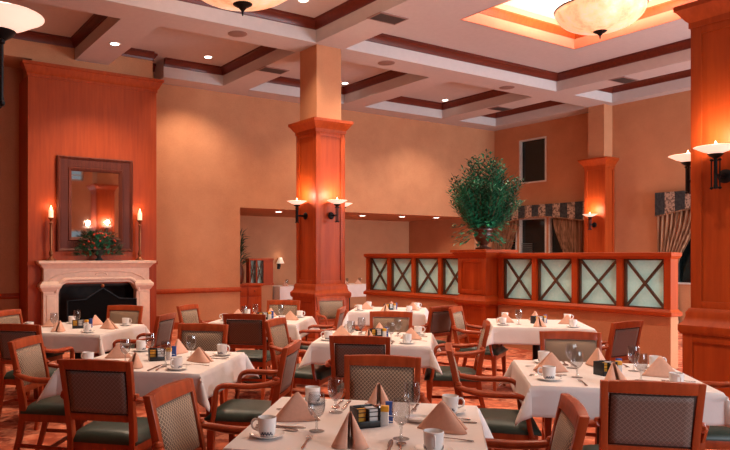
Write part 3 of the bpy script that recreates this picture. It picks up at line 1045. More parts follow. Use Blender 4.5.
for k in range(150):
    a = random.uniform(0, 2 * pi)
    z_ = random.uniform(.5, 1.2)
    leaf(g1, (.06 * cos(a), .06 * sin(a), z_ - .1), [cos(a) * .7, sin(a) * .7, random.uniform(.0, 1.2)], (0, 0, 1), random.uniform(.12, .28), .03)
g1.open = True
g1.build('foliage', 'leaf_dark', vp, smooth=0)
ap = thing('alcove_lattice', 'short lattice screen on a beige half wall behind the alcove buffet', 'partition', (8.12, 14.6, 0))
MB().box(0, .66, 0, .16, 0, .80).build('low_wall', 'beige_wall', ap, smooth=0)
MB().box(-.02, .68, -.02, .18, .78, .83).box(-.02, .68, -.02, .18, 1.39, 1.44).box(-.01, .03, 0, .16, .83, 1.39).box(.40, .67, 0, .16, .83, 1.39).box(.19, .22, 0, .16, .83, 1.39).build('frame', 'panel_wood', ap, smooth=0)
for a, b in ((.03, .19), (.22, .40)):
    f = MB().bar((a, .04, .83), (b, .04, 1.39), .02, .025, (0, 1, 0)).bar((b, .045, .83), (a, .045, 1.39), .02, .025, (0, 1, 0)).box(a, a + .02, .02, .06, .83, 1.39).box(b - .02, b, .02, .06, .83, 1.39)
    f = f.build('lattice', 'bronze_wood', ap, smooth=0)
    MB().box(a, b, .09, .1, .83, 1.39).build('frosted_pane', 'frosted_glass', f, smooth=0)
for x_, lb_ in ((9.62, 'small shaded wall lamp in the alcove left of the middle column'), (11.4, 'small shaded wall lamp in the alcove just right of the middle column')):
    al = thing('wall_lamp', lb_, 'wall light', (x_, ALC_Y, 1.2), 0, 'shaded alcove lamps')
    MB().box(-.04, .04, -.02, 0, -.05, .1).tube([(0, -.01, .0), (0, -.1, .0), (0, -.1, .12)], .01, 6).build('bracket', 'black_iron', al)
    MB().lathe([(.11, .1), (.045, .26), (.04, .26), (.105, .1)], 18, (0, -.1, 0)).build('lamp_shade', 'lampshade', al)
    LIGHTS.append((x_, ALC_Y - .16, 1.5, 1))

# ------------------------------------------------------------------ chairs
def lerp3(a, b, t_):
    return tuple(a[i] + (b[i] - a[i]) * t_ for i in range(3))
def bez(pts, n=14):
    """smooth Catmull-Rom through pts"""
    out = []
    P = [pts[0]] + list(pts) + [pts[-1]]
    for i in range(1, len(P) - 2):
        for k in range(n):
            s = k / n
            out.append(tuple(.5 * ((2 * P[i][j]) + (-P[i - 1][j] + P[i + 1][j]) * s + (2 * P[i - 1][j] - 5 * P[i][j] + 4 * P[i + 1][j] - P[i + 2][j]) * s * s + (-P[i - 1][j] + 3 * P[i][j] - 3 * P[i + 1][j] + P[i + 2][j]) * s ** 3) for j in range(3)))
    out.append(tuple(pts[-1]))
    return out

def back_y(z):
    """rake of the back posts: y at height z (legs splay back below, back leans above)"""
    if z < .44:
        return -.215 - .10 * ((.44 - z) / .44) ** 1.6
    return -.215 - .085 * ((z - .44) / .46) ** 1.25

def make_chair():
    t_ = thing('dining_armchair', '', '')
    W = .200
    # seat frame and cushion
    fr_ = MB()
    sh = lambda e, z0, z1: [(-.215 - e, -.22, z0), (.215 + e, -.22, z0), (.25 + e, .23 + e, z0), (-.25 - e, .23 + e, z0), (-.215 - e, -.22, z1), (.215 + e, -.22, z1), (.25 + e, .23 + e, z1), (-.25 - e, .23 + e, z1)]
    HX = [(3, 2, 1, 0), (4, 5, 6, 7), (0, 1, 5, 4), (1, 2, 6, 5), (2, 3, 7, 6), (3, 0, 4, 7)]
    fr_.add(sh(-.004, .355, .415), HX).build('seat_frame', 'chair_wood', t_, bevel=.008)
    rows = []
    n = 12
    for i in range(n + 1):
        v_ = -1 + 2 * i / n
        row = []
        for j in range(n + 1):
            u_ = -1 + 2 * j / n
            hw = .222 + (.256 - .222) * (v_ + 1) / 2
            b = (1 - abs(u_) ** 4) * (1 - abs(v_) ** 4)
            row.append((u_ * hw * (1 - .02 * (1 - b)), .0 + v_ * .235 + .008, .428 + .055 * b ** .45))
        rows.append(row)
    sc = MB()
    sc.grid(rows)
    # underside and skirts
    bot = [[(x_, y_, .41) for x_, y_, z_ in r_] for r_ in rows]
    o0 = len(sc.v)
    sc.grid(bot)
    N = n + 1
    for k in range(n):
        for a, b in ((k, k + 1), (n * N + k, n * N + k + 1), (k * N, (k + 1) * N), (k * N + n, (k + 1) * N + n)):
            sc.f.append((a, b, o0 + b, o0 + a))
    sc.build('seat', 'green_leather', t_, smooth=60)
    # back posts (rear legs run on up)
    for s_ in (-1, 1):
        pts = []
        for z_ in (0, .12, .25, .38, .44, .52, .62, .72, .82, .905):
            ww = W - .004 + (.014 if z_ > .44 else 0) * (z_ - .44) / .46
            pts.append((s_ * ww, back_y(z_), z_))
        m = MB()
        vs, fs = [], []
        for i, p_ in enumerate(pts):
            th = .017 if i else .014
            dp = [.015, .018, .021, .024, .026, .024, .021, .019, .018, .018][i]
            vs += [(p_[0] - th, p_[1] - dp, p_[2]), (p_[0] + th, p_[1] - dp, p_[2]), (p_[0] + th, p_[1] + dp, p_[2]), (p_[0] - th, p_[1] + dp, p_[2])]
        for i in range(len(pts) - 1):
            for k in range(4):
                k2 = (k + 1) % 4
                fs.append((4 * i + k, 4 * i + k2, 4 * i + 4 + k2, 4 * i + 4 + k))
        fs += [(3, 2, 1, 0), tuple(4 * (len(pts) - 1) + k for k in range(4))]
        m.add(vs, fs).build('back_post', 'chair_wood', t_, bevel=.005)
    # rails
    def rail(name, z0, z1, dep, bow=.0, x_=W - .006, dome=0.0):
        rows_f, rows_b = [], []
        n_ = 10
        vs, fs = [], []
        for k in range(n_ + 1):
            s = -1 + 2 * k / n_
            b = (1 - s * s)
            xx = s * x_
            y0_ = back_y(z0) - bow * b
            y1_ = back_y(z1) - bow * b
            zt = z1 + dome * b
            vs += [(xx, y0_ - dep, z0), (xx, y0_ + dep, z0), (xx, y1_ + dep, zt), (xx, y1_ - dep, zt)]
        for k in range(n_):
            for q in range(4):
                q2 = (q + 1) % 4
                fs.append((4 * k + q, 4 * k + q2, 4 * k + 4 + q2, 4 * k + 4 + q))
        fs += [(3, 2, 1, 0), tuple(4 * n_ + q for q in range(4))]
        MB().add(vs, fs).build(name, 'chair_wood', t_, bevel=.004)
    rail('top_rail', .848, .905, .019, .008, dome=.006)
    rail('lower_rail', .545, .585, .015, .004)
    # upholstered back: padded front, flat rear cover in a dark border
    nz, nx = 8, 10
    front, rear = [], []
    for i in range(nz + 1):
        z_ = .588 + (.845 - .588) * i / nz
        rf, rr = [], []
        for j in range(nx + 1):
            s = -1 + 2 * j / nx
            v_ = -1 + 2 * i / nz
            b = ((1 - s ** 4) * (1 - v_ ** 4)) ** .6
            xx = s * (W - .014)
            rf.append((xx, back_y(z_) - .006 * (1 - s * s) + .006 + .022 * b, z_))
            rr.append((xx, back_y(z_) - .006 * (1 - s * s) - .010, z_))
        front.append(rf)
        rear.append(rr)
    pad = MB()
    pad.grid(front)
    o0 = len(pad.v)
    pad.grid([[(x_, y_ + .004, z_) for x_, y_, z_ in r_] for r_ in rear])
    n1_ = nx + 1
    for k in range(nx):
        for a, b in ((k, k + 1), (nz * n1_ + k, nz * n1_ + k + 1)):
            pad.f.append((a, b, o0 + b, o0 + a))
    for k in range(nz):
        for a, b in ((k * n1_, (k + 1) * n1_), (k * n1_ + nx, (k + 1) * n1_ + nx)):
            pad.f.append((a, b, o0 + b, o0 + a))
    bc = pad.build('backrest', 'tan_lattice', t_, smooth=70)
    rc = MB()
    rc.grid([[(x_ * .96, y_ - .003, .714 + (z_ - .714) * .94) for x_, y_, z_ in r_] for r_ in rear])
    rc.open = True
    rc.build('rear_cover', 'umber_lattice', bc, solid=.004, smooth=70)['label'] = 'dark brown rear cover'
    rb_ = MB()
    rb_.grid([[(x_, y_ - .001, z_) for x_, y_, z_ in r_] for r_ in rear])
    rb_.open = True
    rb_.build('rear_border', 'dark_fabric', bc, solid=.002, smooth=70)
    # arms and front legs
    for s_ in (-1, 1):
        path = bez([(s_ * .222, -.262, .69), (s_ * .245, -.21, .672), (s_ * .272, -.10, .655), (s_ * .280, .02, .654), (s_ * .278, .10, .652), (s_ * .270, .148, .625), (s_ * .262, .160, .56), (s_ * .256, .172, .47), (s_ * .25, .188, .40)], 5)
        L = len(path)
        rad = [.019 + .007 * sin(pi * min(1, k / (L * .62))) if k < L * .62 else .019 for k in range(L)]
        MB().tube(path, rad, 10, flat=.78).lathe([(0, -.016), (.018, -.01), (.022, 0), (.016, .012), (0, .017)], 10, (s_ * .226, -.245, .70)).build('arm', 'chair_wood', t_)
        m = MB()
        vs, fs = [], []
        lp = [(s_ * .236, .208, 0, .015), (s_ * .236, .205, .15, .018), (s_ * .234, .2, .3, .023), (s_ * .232, .198, .36, .025), (s_ * .232, .198, .414, .025)]
        for x_, y_, z_, h_ in lp:
            vs += [(x_ - h_, y_ - h_, z_), (x_ + h_, y_ - h_, z_), (x_ + h_, y_ + h_, z_), (x_ - h_, y_ + h_, z_)]
        for i in range(len(lp) - 1):
            for k in range(4):
                k2 = (k + 1) % 4
                fs.append((4 * i + k, 4 * i + k2, 4 * i + 4 + k2, 4 * i + 4 + k))
        fs += [(3, 2, 1, 0), tuple(4 * (len(lp) - 1) + k for k in range(4))]
        m.add(vs, fs).build('front_leg', 'chair_wood', t_, bevel=.004)
        MB().bar((s_ * .236, .2, .17), (s_ * .208, back_y(.19), .19), .018, .028).build('stretcher', 'chair_wood', t_, bevel=.003)
    MB().bar((-.222, -.01, .18), (.222, -.01, .18), .018, .026).build('stretcher', 'chair_wood', t_, bevel=.003)
    return t_
chair = Proto(make_chair())
def put_chair(X, Z, fx, fz, label):
    """X, Z: where the middle of the top rail stands; fx, fz: where the chair faces"""
    x, y = floor_pt(X, Z)
    dx, dy = floor_dir(fx, fz)
    chair.put((x + .30 * dx, y + .30 * dy, 0), atan2(dy, dx) - pi / 2, label, 'chair', 'upholstered dining armchairs')
U, V = (.975, -.222), (.222, .975)
S_, N_, W_, EE = V, (-V[0], -V[1]), U, (-U[0], -U[1])
CH = [
    (.56, 4.06, *N_, 'wooden armchair at the far side of the nearest table, patterned front showing'),
    (-.54, 3.12, .96, -.27, 'wooden armchair left of the nearest table, angled, tan front showing'),
    (1.15, 2.75, -.97, .23, 'wooden armchair right of the nearest table, seen edge-on, cut by bottom edge'),
    (-1.10, 3.9, *S_, 'wooden armchair seen from behind at the near side of the left foreground table'),
    (-1.90, 4.95, 1, -.1, 'wooden armchair at the left end of the left foreground table, tan side front'),
    (.03, 4.65, *EE, 'wooden armchair edge-on between the left foreground table and the nearest table'),
    (-.74, 5.97, *N_, 'wooden armchair behind the left foreground table, back top above the cloth'),
    (1.72, 3.23, *S_, 'wooden armchair at lower right seen from behind, largest back in view'),
    (1.06, 4.5, *W_, 'wooden armchair at the left end of the right foreground table, edge-on'),
    (2.21, 5.36, *N_, 'wooden armchair behind the right foreground table, patterned front showing'),
    (2.98, 4.18, *EE, 'wooden armchair at the right edge, only an arm showing beside the table'),
    (.53, 5.07, *S_, 'wooden armchair seen from behind at the near side of the middle centre table'),
    (-.12, 6.44, .92, -.36, 'wooden armchair left of the middle centre table, tan front showing'),
    (1.78, 6.12, *EE, 'wooden armchair edge-on at the right of the middle centre table'),
    (1.10, 7.3, *N_, 'wooden armchair behind the middle centre table, front of its back showing'),
    (-2.36, 5.95, *S_, 'wooden armchair seen from behind at left edge before the fireplace table'),
    (-3.08, 7.5, *W_, 'wooden armchair at the far left edge, left of the fireplace table'),
    (-1.24, 7.0, *EE, 'wooden armchair right of the fireplace table, dark back showing'),
    (-1.95, 8.2, *N_, 'wooden armchair in front of the firebox, behind the fireplace table'),
    (-.45, 7.0, *S_, 'wooden armchair seen from behind before the table by the column'),
    (-1.22, 8.3, .92, -.38, 'wooden armchair against the beige wall, left of the table by the column'),
    (.62, 7.88, *EE, 'wooden armchair edge-on at the right of the table by the column'),
    (-.06, 9.16, *N_, 'wooden armchair behind the table by the column, facing the camera'),
    (.62, 10.0, .35, -.94, 'wooden armchair right at the foot of the column, facing the camera'),
    (1.84, 8.1, -.6, .8, 'wooden armchair with dark back before the pier, right of the far middle table'),
    (1.95, 7.97, .86, -.5, 'wooden armchair facing right in front of the planter pier, tan front'),
    (3.08, 6.2, -.53, .85, 'wooden armchair with dark back before the right lattice partition'),
]
for r_ in CH:
    put_chair(*r_)

# ------------------------------------------------------------------ tables and tableware
TH = .505
TZ = .735
OVER = .185
def cloth_mesh(h, over, seed):
    rnd = random.Random(seed)
    ph = [rnd.uniform(0, 6.28) for _ in range(8)]
    N = 44
    lim = h + over
    # grid lines: a few inside, many across the overhang
    ax = [-lim + over * k / 9 for k in range(9)] + [-h + 2 * h * k / 14 for k in range(15)] + [h + over * (k + 1) / 9 for k in range(9)]
    rows = []
    for y in ax:
        row = []
        for x in ax:
            cx, cy = max(-h, min(h, x)), max(-h, min(h, y))
            ox, oy = x - cx, y - cy
            r = hypot(ox, oy)
            if r < 1e-6:
                row.append((x, y, TZ + .006))
                continue
            if abs(ox) > 1e-6 and abs(oy) > 1e-6:
                a = atan2(abs(oy), abs(ox))
                fin = sin(2 * a) ** 1.6
                flare = .10 + .42 * fin
            else:
                al = (cy if abs(ox) > 1e-6 else cx)
                flare = .10 + .035 * sin(al * 7 + ph[0 if ox > 0 else 1 if ox < 0 else 2 if oy > 0 else 3]) * (1 - abs(al) / h * .3)
            ux, uy = ox / r, oy / r
            soft = min(r, .02)
            out = flare * r + .006 * min(1, r / .02)
            dz = sqrt(max(0, 1 - flare * flare)) * r
            dz -= .006 * min(1, r / .015)
            row.append((cx + ux * out, cy + uy * out, TZ + .006 - dz))
        rows.append(row)
    m = MB()
    m.grid(rows)
    m.open = True
    return m

def make_table():
    t_ = thing('dining_table', '', '')
    MB().box(-TH + .004, TH - .004, -TH + .004, TH - .004, TZ - .035, TZ).build('tabletop', 'chair_wood', t_, bevel=.004)
    MB().lathe([(.055, .03), (.05, .08), (.045, .4), (.05, .66), (.09, .69), (.09, TZ - .036)], 18).build('pedestal', 'black_iron', t_)
    MB().lathe([(.24, 0), (.24, .012), (.2, .025), (.06, .04), (.05, .06)], 24).build('base', 'black_iron', t_)
    return t_
table = Proto(make_table())

def make_cup():
    t_ = thing('coffee_cup', '', '')
    MB().lathe([(.024, 0), (.026, .003), (.032, .006), (.036, .02), (.038, .05), (.0395, .078), (.0375, .079), (.035, .05), (.032, .015), (0, .010)], 26).build('bowl', 'china', t_)
    MB().tube(bez([(.036, 0, .066), (.052, 0, .07), (.064, 0, .056), (.06, 0, .034), (.036, 0, .022)], 5), .0045, 8, up=(0, 1, 0)).build('handle', 'china', t_)
    em = MB()
    for s_ in (-1, 1):
        for k in range(9):
            a = s_ * pi / 2 + (-4 + k) * .16
            h0 = .010 + .004 * (k % 2)
            h1 = h0 + (.010 if k % 2 else .007)
            R1 = .0355 + .0015
            R2 = .0382
            vs = []
            for aa in (a - .07, a + .07):
                for rr, zz in ((R1, h0), (R2, h1)):
                    vs.append((rr * cos(aa), rr * sin(aa), zz))
            em.add(vs, [(0, 1, 3, 2)])
    em.open = True
    em.build('emblem', 'emblem_blue', t_, smooth=0, solid=.0006)['label'] = 'dark blue printed emblem'
    return t_
cup = Proto(make_cup())
saucer = Proto(MB().lathe([(.03, 0), (.034, .002), (.05, .005), (.07, .013), (.074, .016), (.072, .017), (.05, .008), (.03, .005), (0, .005)], 28).build('saucer', 'china'))

def make_goblet():
    t_ = thing('water_goblet', '', '')
    MB().lathe([(.0, .058), (.015, .06), (.028, .074), (.036, .095), (.0385, .115), (.037, .14), (.034, .165), (.0328, .165), (.0358, .14), (.0372, .115), (.0348, .096), (.027, .077), (.013, .064), (0, .062)], 26).build('bowl', 'clear_glass', t_)
    MB().lathe([(.034, 0), (.034, .002), (.012, .005), (.006, .012), (.005, .04), (.008, .048), (.006, .053), (.012, .059), (0, .06)], 20).build('stem', 'clear_glass', t_)
    return t_
goblet = Proto(make_goblet())

def make_napkin():
    m = MB()
    A = (0, .004, .124)
    sec = bez([(0, .115, 0), (.034, .055, 0), (.064, -.02, 0), (.07, -.07, 0), (.045, -.098, 0), (.010, -.092, 0)], 3)
    for lay, k_ in ((0, 1.0), (1, .88)):
        for s_ in (-1, 1):
            rows = []
            for i in range(9):
                v_ = i / 8
                row = []
                for q_, (px_, py_, _) in enumerate(sec):
                    u_ = q_ / (len(sec) - 1)
                    B = (s_ * (px_ * k_ + .002), py_ * k_, 0)
                    ap_ = (s_ * (.002 + .006 * u_), A[1] + .008 * (1 - 2 * u_), A[2] * (1 - .03 * lay - .05 * u_ * u_))
                    row.append(tuple(B[c_] + (ap_[c_] - B[c_]) * v_ for c_ in range(3)))
                rows.append(row)
            m.grid(rows)
    m.open = True
    m.move(0, 0, .002)
    return tag(m.build('napkin', 'napkin_cloth', None, solid=.003, smooth=60), '', '')
napkin = Proto(make_napkin())

def flat_piece(outline, z_of, th, name):
    """cutlery from half-widths along its length [(y, half width)]"""
    rows = []
    for y_, hw in outline:
        rows.append([(-hw, y_, z_of(y_)), (-hw * .5, y_, z_of(y_) - .0008), (0, y_, z_of(y_) - .001), (hw * .5, y_, z_of(y_) - .0008), (hw, y_, z_of(y_))])
    m = MB()
    m.grid(rows)
    m.open = True
    return m.build(name, 'steel', None, solid=th, smooth=60)
def arcz(y):
    return .004 + .008 * max(0, 1 - abs(y - .0) / .07)
knife = Proto(flat_piece([(-.11, .006), (-.1, .009), (-.04, .007), (0, .006), (.01, .009), (.06, .0105), (.1, .008), (.115, .001)], lambda y: .004, .003, 'knife'))
spoon_m = flat_piece([(-.1, .005), (-.09, .008), (-.03, .0045), (.03, .004), (.045, .012), (.06, .019), (.078, .019), (.09, .012), (.097, .002)], arcz, .002, 'spoon')
spoon = Proto(spoon_m)
def make_fork():
    t_ = thing('fork', '', '')
    m = MB()
    rows = []
    for y_, hw in [(-.1, .005), (-.09, .008), (-.03, .0045), (.02, .004), (.035, .009), (.05, .0115), (.055, .0115)]:
        rows.append([(-hw, y_, arcz(y_)), (0, y_, arcz(y_) - .001), (hw, y_, arcz(y_))])
    m.grid(rows)
    for k in range(4):
        xx = -.0095 + .0063 * k
        m.grid([[(xx - .0018, .054, arcz(.054)), (xx + .0018, .054, arcz(.054))], [(xx - .0015, .09, .006), (xx + .0015, .09, .006)]])
    m.open = True
    o = m.build('fork', 'steel', None, solid=.002, smooth=60)
    bpy.data.objects.remove(t_)
    return o
fork = Proto(make_fork())

def make_caddy():
    t_ = thing('condiment_caddy', '', '')
    m = MB()
    m.box(-.055, .055, -.045, .045, 0, .006)
    m.box(-.055, -.051, -.045, .045, 0, .085).box(.051, .055, -.045, .045, 0, .085)
    m.box(-.055, .055, .041, .045, 0, .085).box(-.002, .002, -.045, .045, 0, .08)
    m.box(-.055, .055, -.045, -.041, 0, .03)
    m.build('holder', 'black_plastic', t_, bevel=.001)
    m = MB()
    for z_ in (.05, .07, .085):
        m.tube([(-.055, -.045, z_), (.055, -.045, z_)], .002, 6)
    m.build('front_wires', 'black_iron', t_)
    return t_
caddy = Proto(make_caddy())
def packet(mat):
    return Proto(MB().box(-.021, .021, -.0018, .0018, 0, .075).build('sugar_packet', mat, None, bevel=.001))
pk_w, pk_y = packet('packet_white'), packet('packet_yellow')
def make_shaker(mat, name, cap='steel'):
    t_ = thing(name, '', '')
    MB().lathe([(.018, 0), (.019, .004), (.0165, .05), (.015, .058), (0, .06)], 16).build('body', mat, t_)
    MB().lathe([(.0158, .056), (.016, .068), (.012, .076), (0, .079)], 16).build('cap', cap, t_)
    return t_
salt = Proto(make_shaker('packet_white', 'salt_shaker'))
pepper = Proto(make_shaker('clear_glass', 'pepper_shaker'))
def make_sweet():
    t_ = thing('sweetener_tub', '', '')
    MB().box(-.017, .017, -.012, .012, 0, .062).build('body', 'packet_white', t_, bevel=.003)
    MB().box(-.0185, .0185, -.0135, .0135, .062, .088).build('lid', 'packet_yellow', t_, bevel=.003)
    return t_
sweet = Proto(make_sweet())
def make_carton():
    t_ = thing('sugar_carton', '', '')
    MB().box(-.016, .016, -.012, .012, 0, .095).build('box', 'packet_blue', t_, bevel=.0015)
    m = MB().prism([(-.016, .02), (.016, .045), (.016, .055), (-.016, .03)], -.0128, -.012, 'y').prism([(-.016, .02), (.016, .045), (.016, .055), (-.016, .03)], .012, .0128, 'y')
    m.build('white_band', 'packet_white', t_, smooth=0)
    MB().lathe([(0, -.0006), (.006, -.0006), (.006, .0006), (0, .0006)], 12).build('red_spot', 'packet_red', t_)
    r_ = t_.children[-1]
    r_.rotation_euler = (pi / 2, 0, 0)
    r_.location = (.004, -.013, .028)
    return t_
carton = Proto(make_carton())

RZ = radians(-45)
TABLES = [
    ('nearest centre table', .35, 3.08, 'NESW', 'NESW', True, 'nearest white clothed square table at bottom centre', 0),
    ('left foreground table', -.95, 5.0, 'NESW', 'NESW', True, 'white clothed square table in the left foreground', 1),
    ('right foreground table', 2.03, 4.39, 'NESW', 'NESW', True, 'white clothed square table in the right foreground', 2),
    ('middle centre table', .81, 6.35, 'NESW', 'NESW', True, 'white clothed square table in the middle, behind the nearest one', 3),
    ('fireplace table', -2.2, 7.21, 'NESW', 'NW', False, 'white clothed square table in front of the fireplace', 4),
    ('table by the column', -.3, 8.2, 'NESW', 'NEW', False, 'white clothed square table left of and before the middle column', 5),
    ('far middle table', 1.42, 9.65, 'NESW', '', False, 'white clothed square table before the left lattice partition', 6),
    ('far right table', 2.80, 7.7, 'NESW', 'W', False, 'white clothed square table before the right lattice partition', 7),
]
SIDE = {'S': ('near', 0), 'E': ('right', pi / 2), 'N': ('far', pi), 'W': ('left', -pi / 2)}
CORNER = {'S': 'near right', 'E': 'far right', 'N': 'far left', 'W': 'near left'}
TOP = TZ + .0075
for nm, X, Z, seats, gob, cut, tl, idx in TABLES:
    cx, cy = floor_pt(X, Z)
    rnd = random.Random(100 + idx)
    table.put((cx, cy, 0), RZ, tl, 'table', 'square dining tables')
    ct = cloth_mesh(TH, OVER, idx).build('tablecloth', 'table_linen', None, (cx, cy, 0), RZ, solid=.003, smooth=50)
    tag(ct, 'white linen cloth draped over the ' + nm, 'tablecloth', 'white tablecloths')
    def P(u, v):
        c_, s_ = cos(RZ), sin(RZ)
        return (cx + u * c_ - v * s_, cy + u * s_ + v * c_)
    def seat_pt(seat, u, v):
        a = SIDE[seat][1]
        return P(u * cos(a) - v * sin(a), u * sin(a) + v * cos(a))
    for st in seats:
        w_, a = SIDE[st]
        j = lambda q=.012: rnd.uniform(-q, q)
        x, y = seat_pt(st, -.02 + j(), -.335 + j())
        flip = pi if (nm == 'nearest centre table' and st == 'N') else 0
        napkin.put((x, y, TOP), RZ + a + flip + j(.15), 'folded rose tan napkin standing at the %s side of the %s' % (w_, nm), 'napkin', 'folded napkins on the tables').scale = (1, 1, 1) if idx in (0, 2) else (.92, .92, rnd.uniform(.78, .9))
        x, y = seat_pt(st, .31 + j(), -.385 + j())
        saucer.put((x, y, TOP), RZ, 'white saucer under the cup at the %s corner of the %s' % (CORNER[st], nm), 'saucer', 'white saucers')
        cup.put((x, y, TOP + .0055), RZ + a - pi / 2 + j(.3), 'white coffee cup at the %s corner of the %s' % (CORNER[st], nm), 'cup', 'white coffee cups')
        if st in gob:
            x, y = seat_pt(st, .16 + j(), -.2 + j(.02))
            goblet.put((x, y, TOP), 0, 'clear stemmed goblet for the %s seat of the %s' % (w_, nm), 'glass', 'clear water goblets')
        if cut:
            for pr, u_, nm_ in ((fork, -.2, 'fork'), (knife, .13, 'knife'), (spoon, .18, 'spoon')):
                x, y = seat_pt(st, u_ + j(.008), -.37 + j())
                pr.put((x, y, TOP), RZ + a + j(.1), 'steel %s at the %s seat of the %s' % (nm_, w_, nm), nm_, nm_ + 's laid on the tables')
    # centre pieces
    x, y = P(0.0, -.03)
    caddy.put((x, y, TOP), RZ + .55, 'small black condiment caddy at the centre of the ' + nm, 'caddy', 'black condiment caddies')
    ca, sa = cos(RZ + .55), sin(RZ + .55)
    for k in range(5):
        lx, ly = .027, -.032 + .012 * k
        pk_w.put((x + lx * ca - ly * sa, y + lx * sa + ly * ca, TOP + .007), RZ + .55, 'white sugar packet in the caddy on the ' + nm, 'sugar packet', 'white sugar packets in the caddy of the ' + nm)
    for k in range(2):
        lx, ly = -.027, -.02 + .012 * k
        pk_y.put((x + lx * ca - ly * sa, y + lx * sa + ly * ca, TOP + .007), RZ + .55, 'yellow sugar packet in the caddy on the ' + nm, 'sugar packet', 'yellow sugar packets in the caddy of the ' + nm)
    x, y = P(.085, .0)
    sweet.put((x, y, TOP), RZ, 'yellow lidded sweetener tub beside the caddy on the ' + nm, 'sweetener tub', 'sweetener tubs')
    x, y = P(.10, .06)
    carton.put((x, y, TOP), RZ + .2, 'small blue sugar carton beside the caddy on the ' + nm, 'carton', 'blue sugar cartons')
    x, y = P(.05, .07)
    salt.put((x, y, TOP), 0, 'white salt shaker behind the caddy on the ' + nm, 'shaker', 'salt shakers')
    x, y = P(.0, .085)
    pepper.put((x, y, TOP), 0, 'glass pepper shaker behind the caddy on the ' + nm, 'shaker', 'pepper shakers')
x, y = floor_pt(.35 + .245, 3.08 + .055)
tag(MB().lathe([(.03, 0), (.05, .006), (.06, .02), (.057, .02), (.045, .009), (0, .007)], 24).build('side_dish', 'china', None, (x, y, TOP)), 'small white dish behind the goblets on the nearest centre table', 'dish')

# tables in the alcove
for k, (ax_, lb_) in enumerate(((9.35, 'left'), (11.25, 'right'))):
    t_ = thing('alcove_table', 'white clothed table in the alcove %s of the middle column' % lb_, 'table', (ax_, 14.75, 0), 0, 'alcove tables')
    MB().box(-.5, .5, -.38, .38, .70, .735).build('tabletop', 'chair_wood', t_, smooth=0)
    MB().lathe([(.22, 0), (.2, .02), (.05, .04), (.045, .69), (.1, .70)], 16).build('pedestal', 'black_iron', t_)
    cl_ = MB()
    cl_.box(-.51, .51, -.39, .39, .736, .742)
    n = 40
    rim = []
    for q in range(n):
        s = q / n * 4
        e = int(s)
        f_ = s - e
        cs = [(-.51, -.39), (.51, -.39), (.51, .39), (-.51, .39)]
        a, b = cs[e], cs[(e + 1) % 4]
        rim.append((a[0] + (b[0] - a[0]) * f_, a[1] + (b[1] - a[1]) * f_))
    top_ = [(p_[0], p_[1], .742) for p_ in rim]
    bot_ = [(p_[0] * (1.02 + .015 * sin(q * 1.9)), p_[1] * (1.03 + .02 * sin(q * 1.9)), .42) for q, p_ in enumerate(rim)]
    cl_.grid([top_ + [top_[0]], bot_ + [bot_[0]]])
    cl_.open = True
    o = cl_.build('tablecloth', 'table_linen', None, (ax_, 14.75, 0))
    tag(o, 'long white cloth on the alcove table %s of the middle column' % lb_, 'tablecloth', 'alcove tablecloths')
    for q, (dx, dy) in enumerate(((-.25, -.2), (.22, -.15))):
        napkin.put((ax_ + dx, 14.75 + dy, .742), 1.2 * q, 'folded napkin at the %s of the alcove table %s of the column' % (('left', 'right')[q], lb_), 'napkin', 'folded napkins in the alcove')
        goblet.put((ax_ + dx + .13, 14.75 + dy + .1, .742), 0, 'glass goblet at the %s of the alcove table %s of the column' % (('left', 'right')[q], lb_), 'glass', 'goblets in the alcove')

# ------------------------------------------------------------------ lights
def lamp(kind, name, loc, power, color, **kw):
    d = bpy.data.lights.new(name, kind)
    d.energy = power
    d.color = color
    for k, v in kw.items():
        if k != 'rot':
            setattr(d, k, v)
    o = bpy.data.objects.new(name, d)
    C.objects.link(o)
    o.location = loc
    o.rotation_euler = kw.get('rot', (0, 0, 0))
    return o
WARM = (1.0, .75, .56)
for x_, y_, z_, p_ in LIGHTS:
    lamp('POINT', 'sconce_lamp', (x_, y_, z_), p_ * .75, (1.0, .74, .56), shadow_soft_size=.045)
def spot(x, y, z, power, size=110, blend=.6, col=WARM, r=.07):
    lamp('SPOT', 'downlight_or_added_spot', (x, y, z), power, col, spot_size=radians(size), spot_blend=blend, shadow_soft_size=r)
# the downlights in view
spot(3.6, 11.02, ZC - .03, 330, 116)
spot(5.76, 12.0, ZT - .03, 360, 112)
spot(5.69, 8.57, ZT - .03, 270, 112)
spot(9.0, 11.6, ZT - .03, 240, 115)
spot(12.0, 11.6, ZT - .03, 300, 115, col=(1.0, .82, .68))
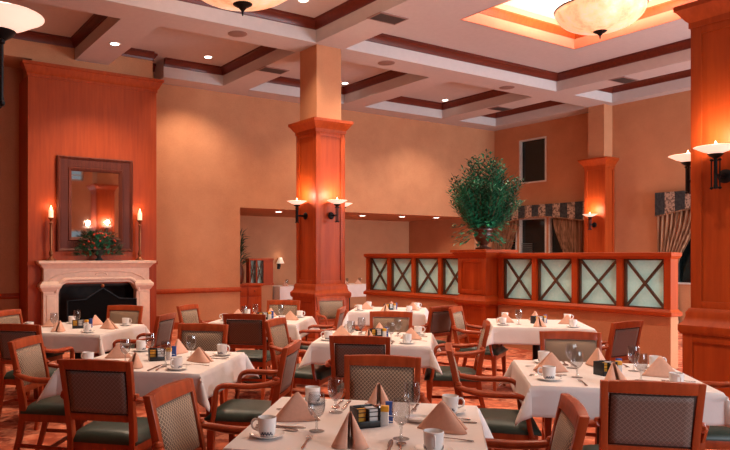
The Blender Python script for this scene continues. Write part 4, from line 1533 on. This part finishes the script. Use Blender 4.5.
# added spots with no fittings, brightening the tables and the right side
for x_, y_, p_ in ((2.2, 6.9, 330), (4.0, 5.0, 330), (2.2, 2.9, 330), (4.2, 2.4, 240), (7.5, 8.4, 300), (7.6, 4.9, 300), (11.5, 8.57, 330), (11.5, 4.3, 330), (9.6, 1.4, 300)):
    spot(x_, y_, ZT - .03, p_ * 1.28, 94, col=(1.0, .86, .74) if x_ > 9 else WARM)
for x_, y_ in ((8.46, 13.8), (11.1, 13.95), (12.28, 13.75), (13.38, 13.6)):
    spot(x_, y_, ALC_Z - .03, 52, 130)
# pendants throw their light up
lamp('POINT', 'pendant_lamp', (9.82, 6.42, 5.27), 420, (1.0, .86, .74), shadow_soft_size=.12)
lamp('POINT', 'pendant_lamp', (3.40, 6.26, 4.38), 150, (1.0, .60, .42), shadow_soft_size=.12)
for x_ in (2.86, 4.46):
    lamp('POINT', 'candle_lamp', (x_, VF - .13, 2.36), 3, (1.0, .55, .28), shadow_soft_size=.02)
# daylight at the windows behind the camera
DAY = 26
for a, b, hs in FW:
    for z0, z1 in hs:
        p_ = DAY * (b - a) * (z1 - z0) * ((2.2 if z0 > 3 else 5.0 if a > 11.5 else 3.2) if a > 9 else 1)
        if 5 < a < 6 or (z0 > 3 and a < 12):
            continue
        o = lamp('AREA', 'window_daylight', ((a + b) / 2, YS + .02, (z0 + z1) / 2), p_, (.80, .90, 1.0), shape='RECTANGLE', size=b - a - .1, size_y=z1 - z0 - .1, rot=(radians(90), 0, 0))
w_ = bpy.data.worlds.new('World')
scene.world = w_
w_.use_nodes = True
w_.node_tree.nodes['Background'].inputs[0].default_value = (.75, .88, 1.0, 1)
w_.node_tree.nodes['Background'].inputs[1].default_value = .3

# ------------------------------------------------------------------ camera
cd_ = bpy.data.cameras.new('Camera')
cam = bpy.data.objects.new('Camera', cd_)
C.objects.link(cam)
cam.location = (0, 0, EYE)
cam.rotation_euler = (radians(90), 0, -PH)
cd_.sensor_width = 36
cd_.lens = 684 / 730 * 36
cd_.shift_x = 77 / 730
cd_.shift_y = 31 / 730
cd_.clip_start = .05
scene.camera = cam
vs = scene.view_settings
vs.view_transform = 'Standard'
vs.look = 'None'
vs.gamma = 1
vs.use_curve_mapping = False
vs.exposure = 0.02
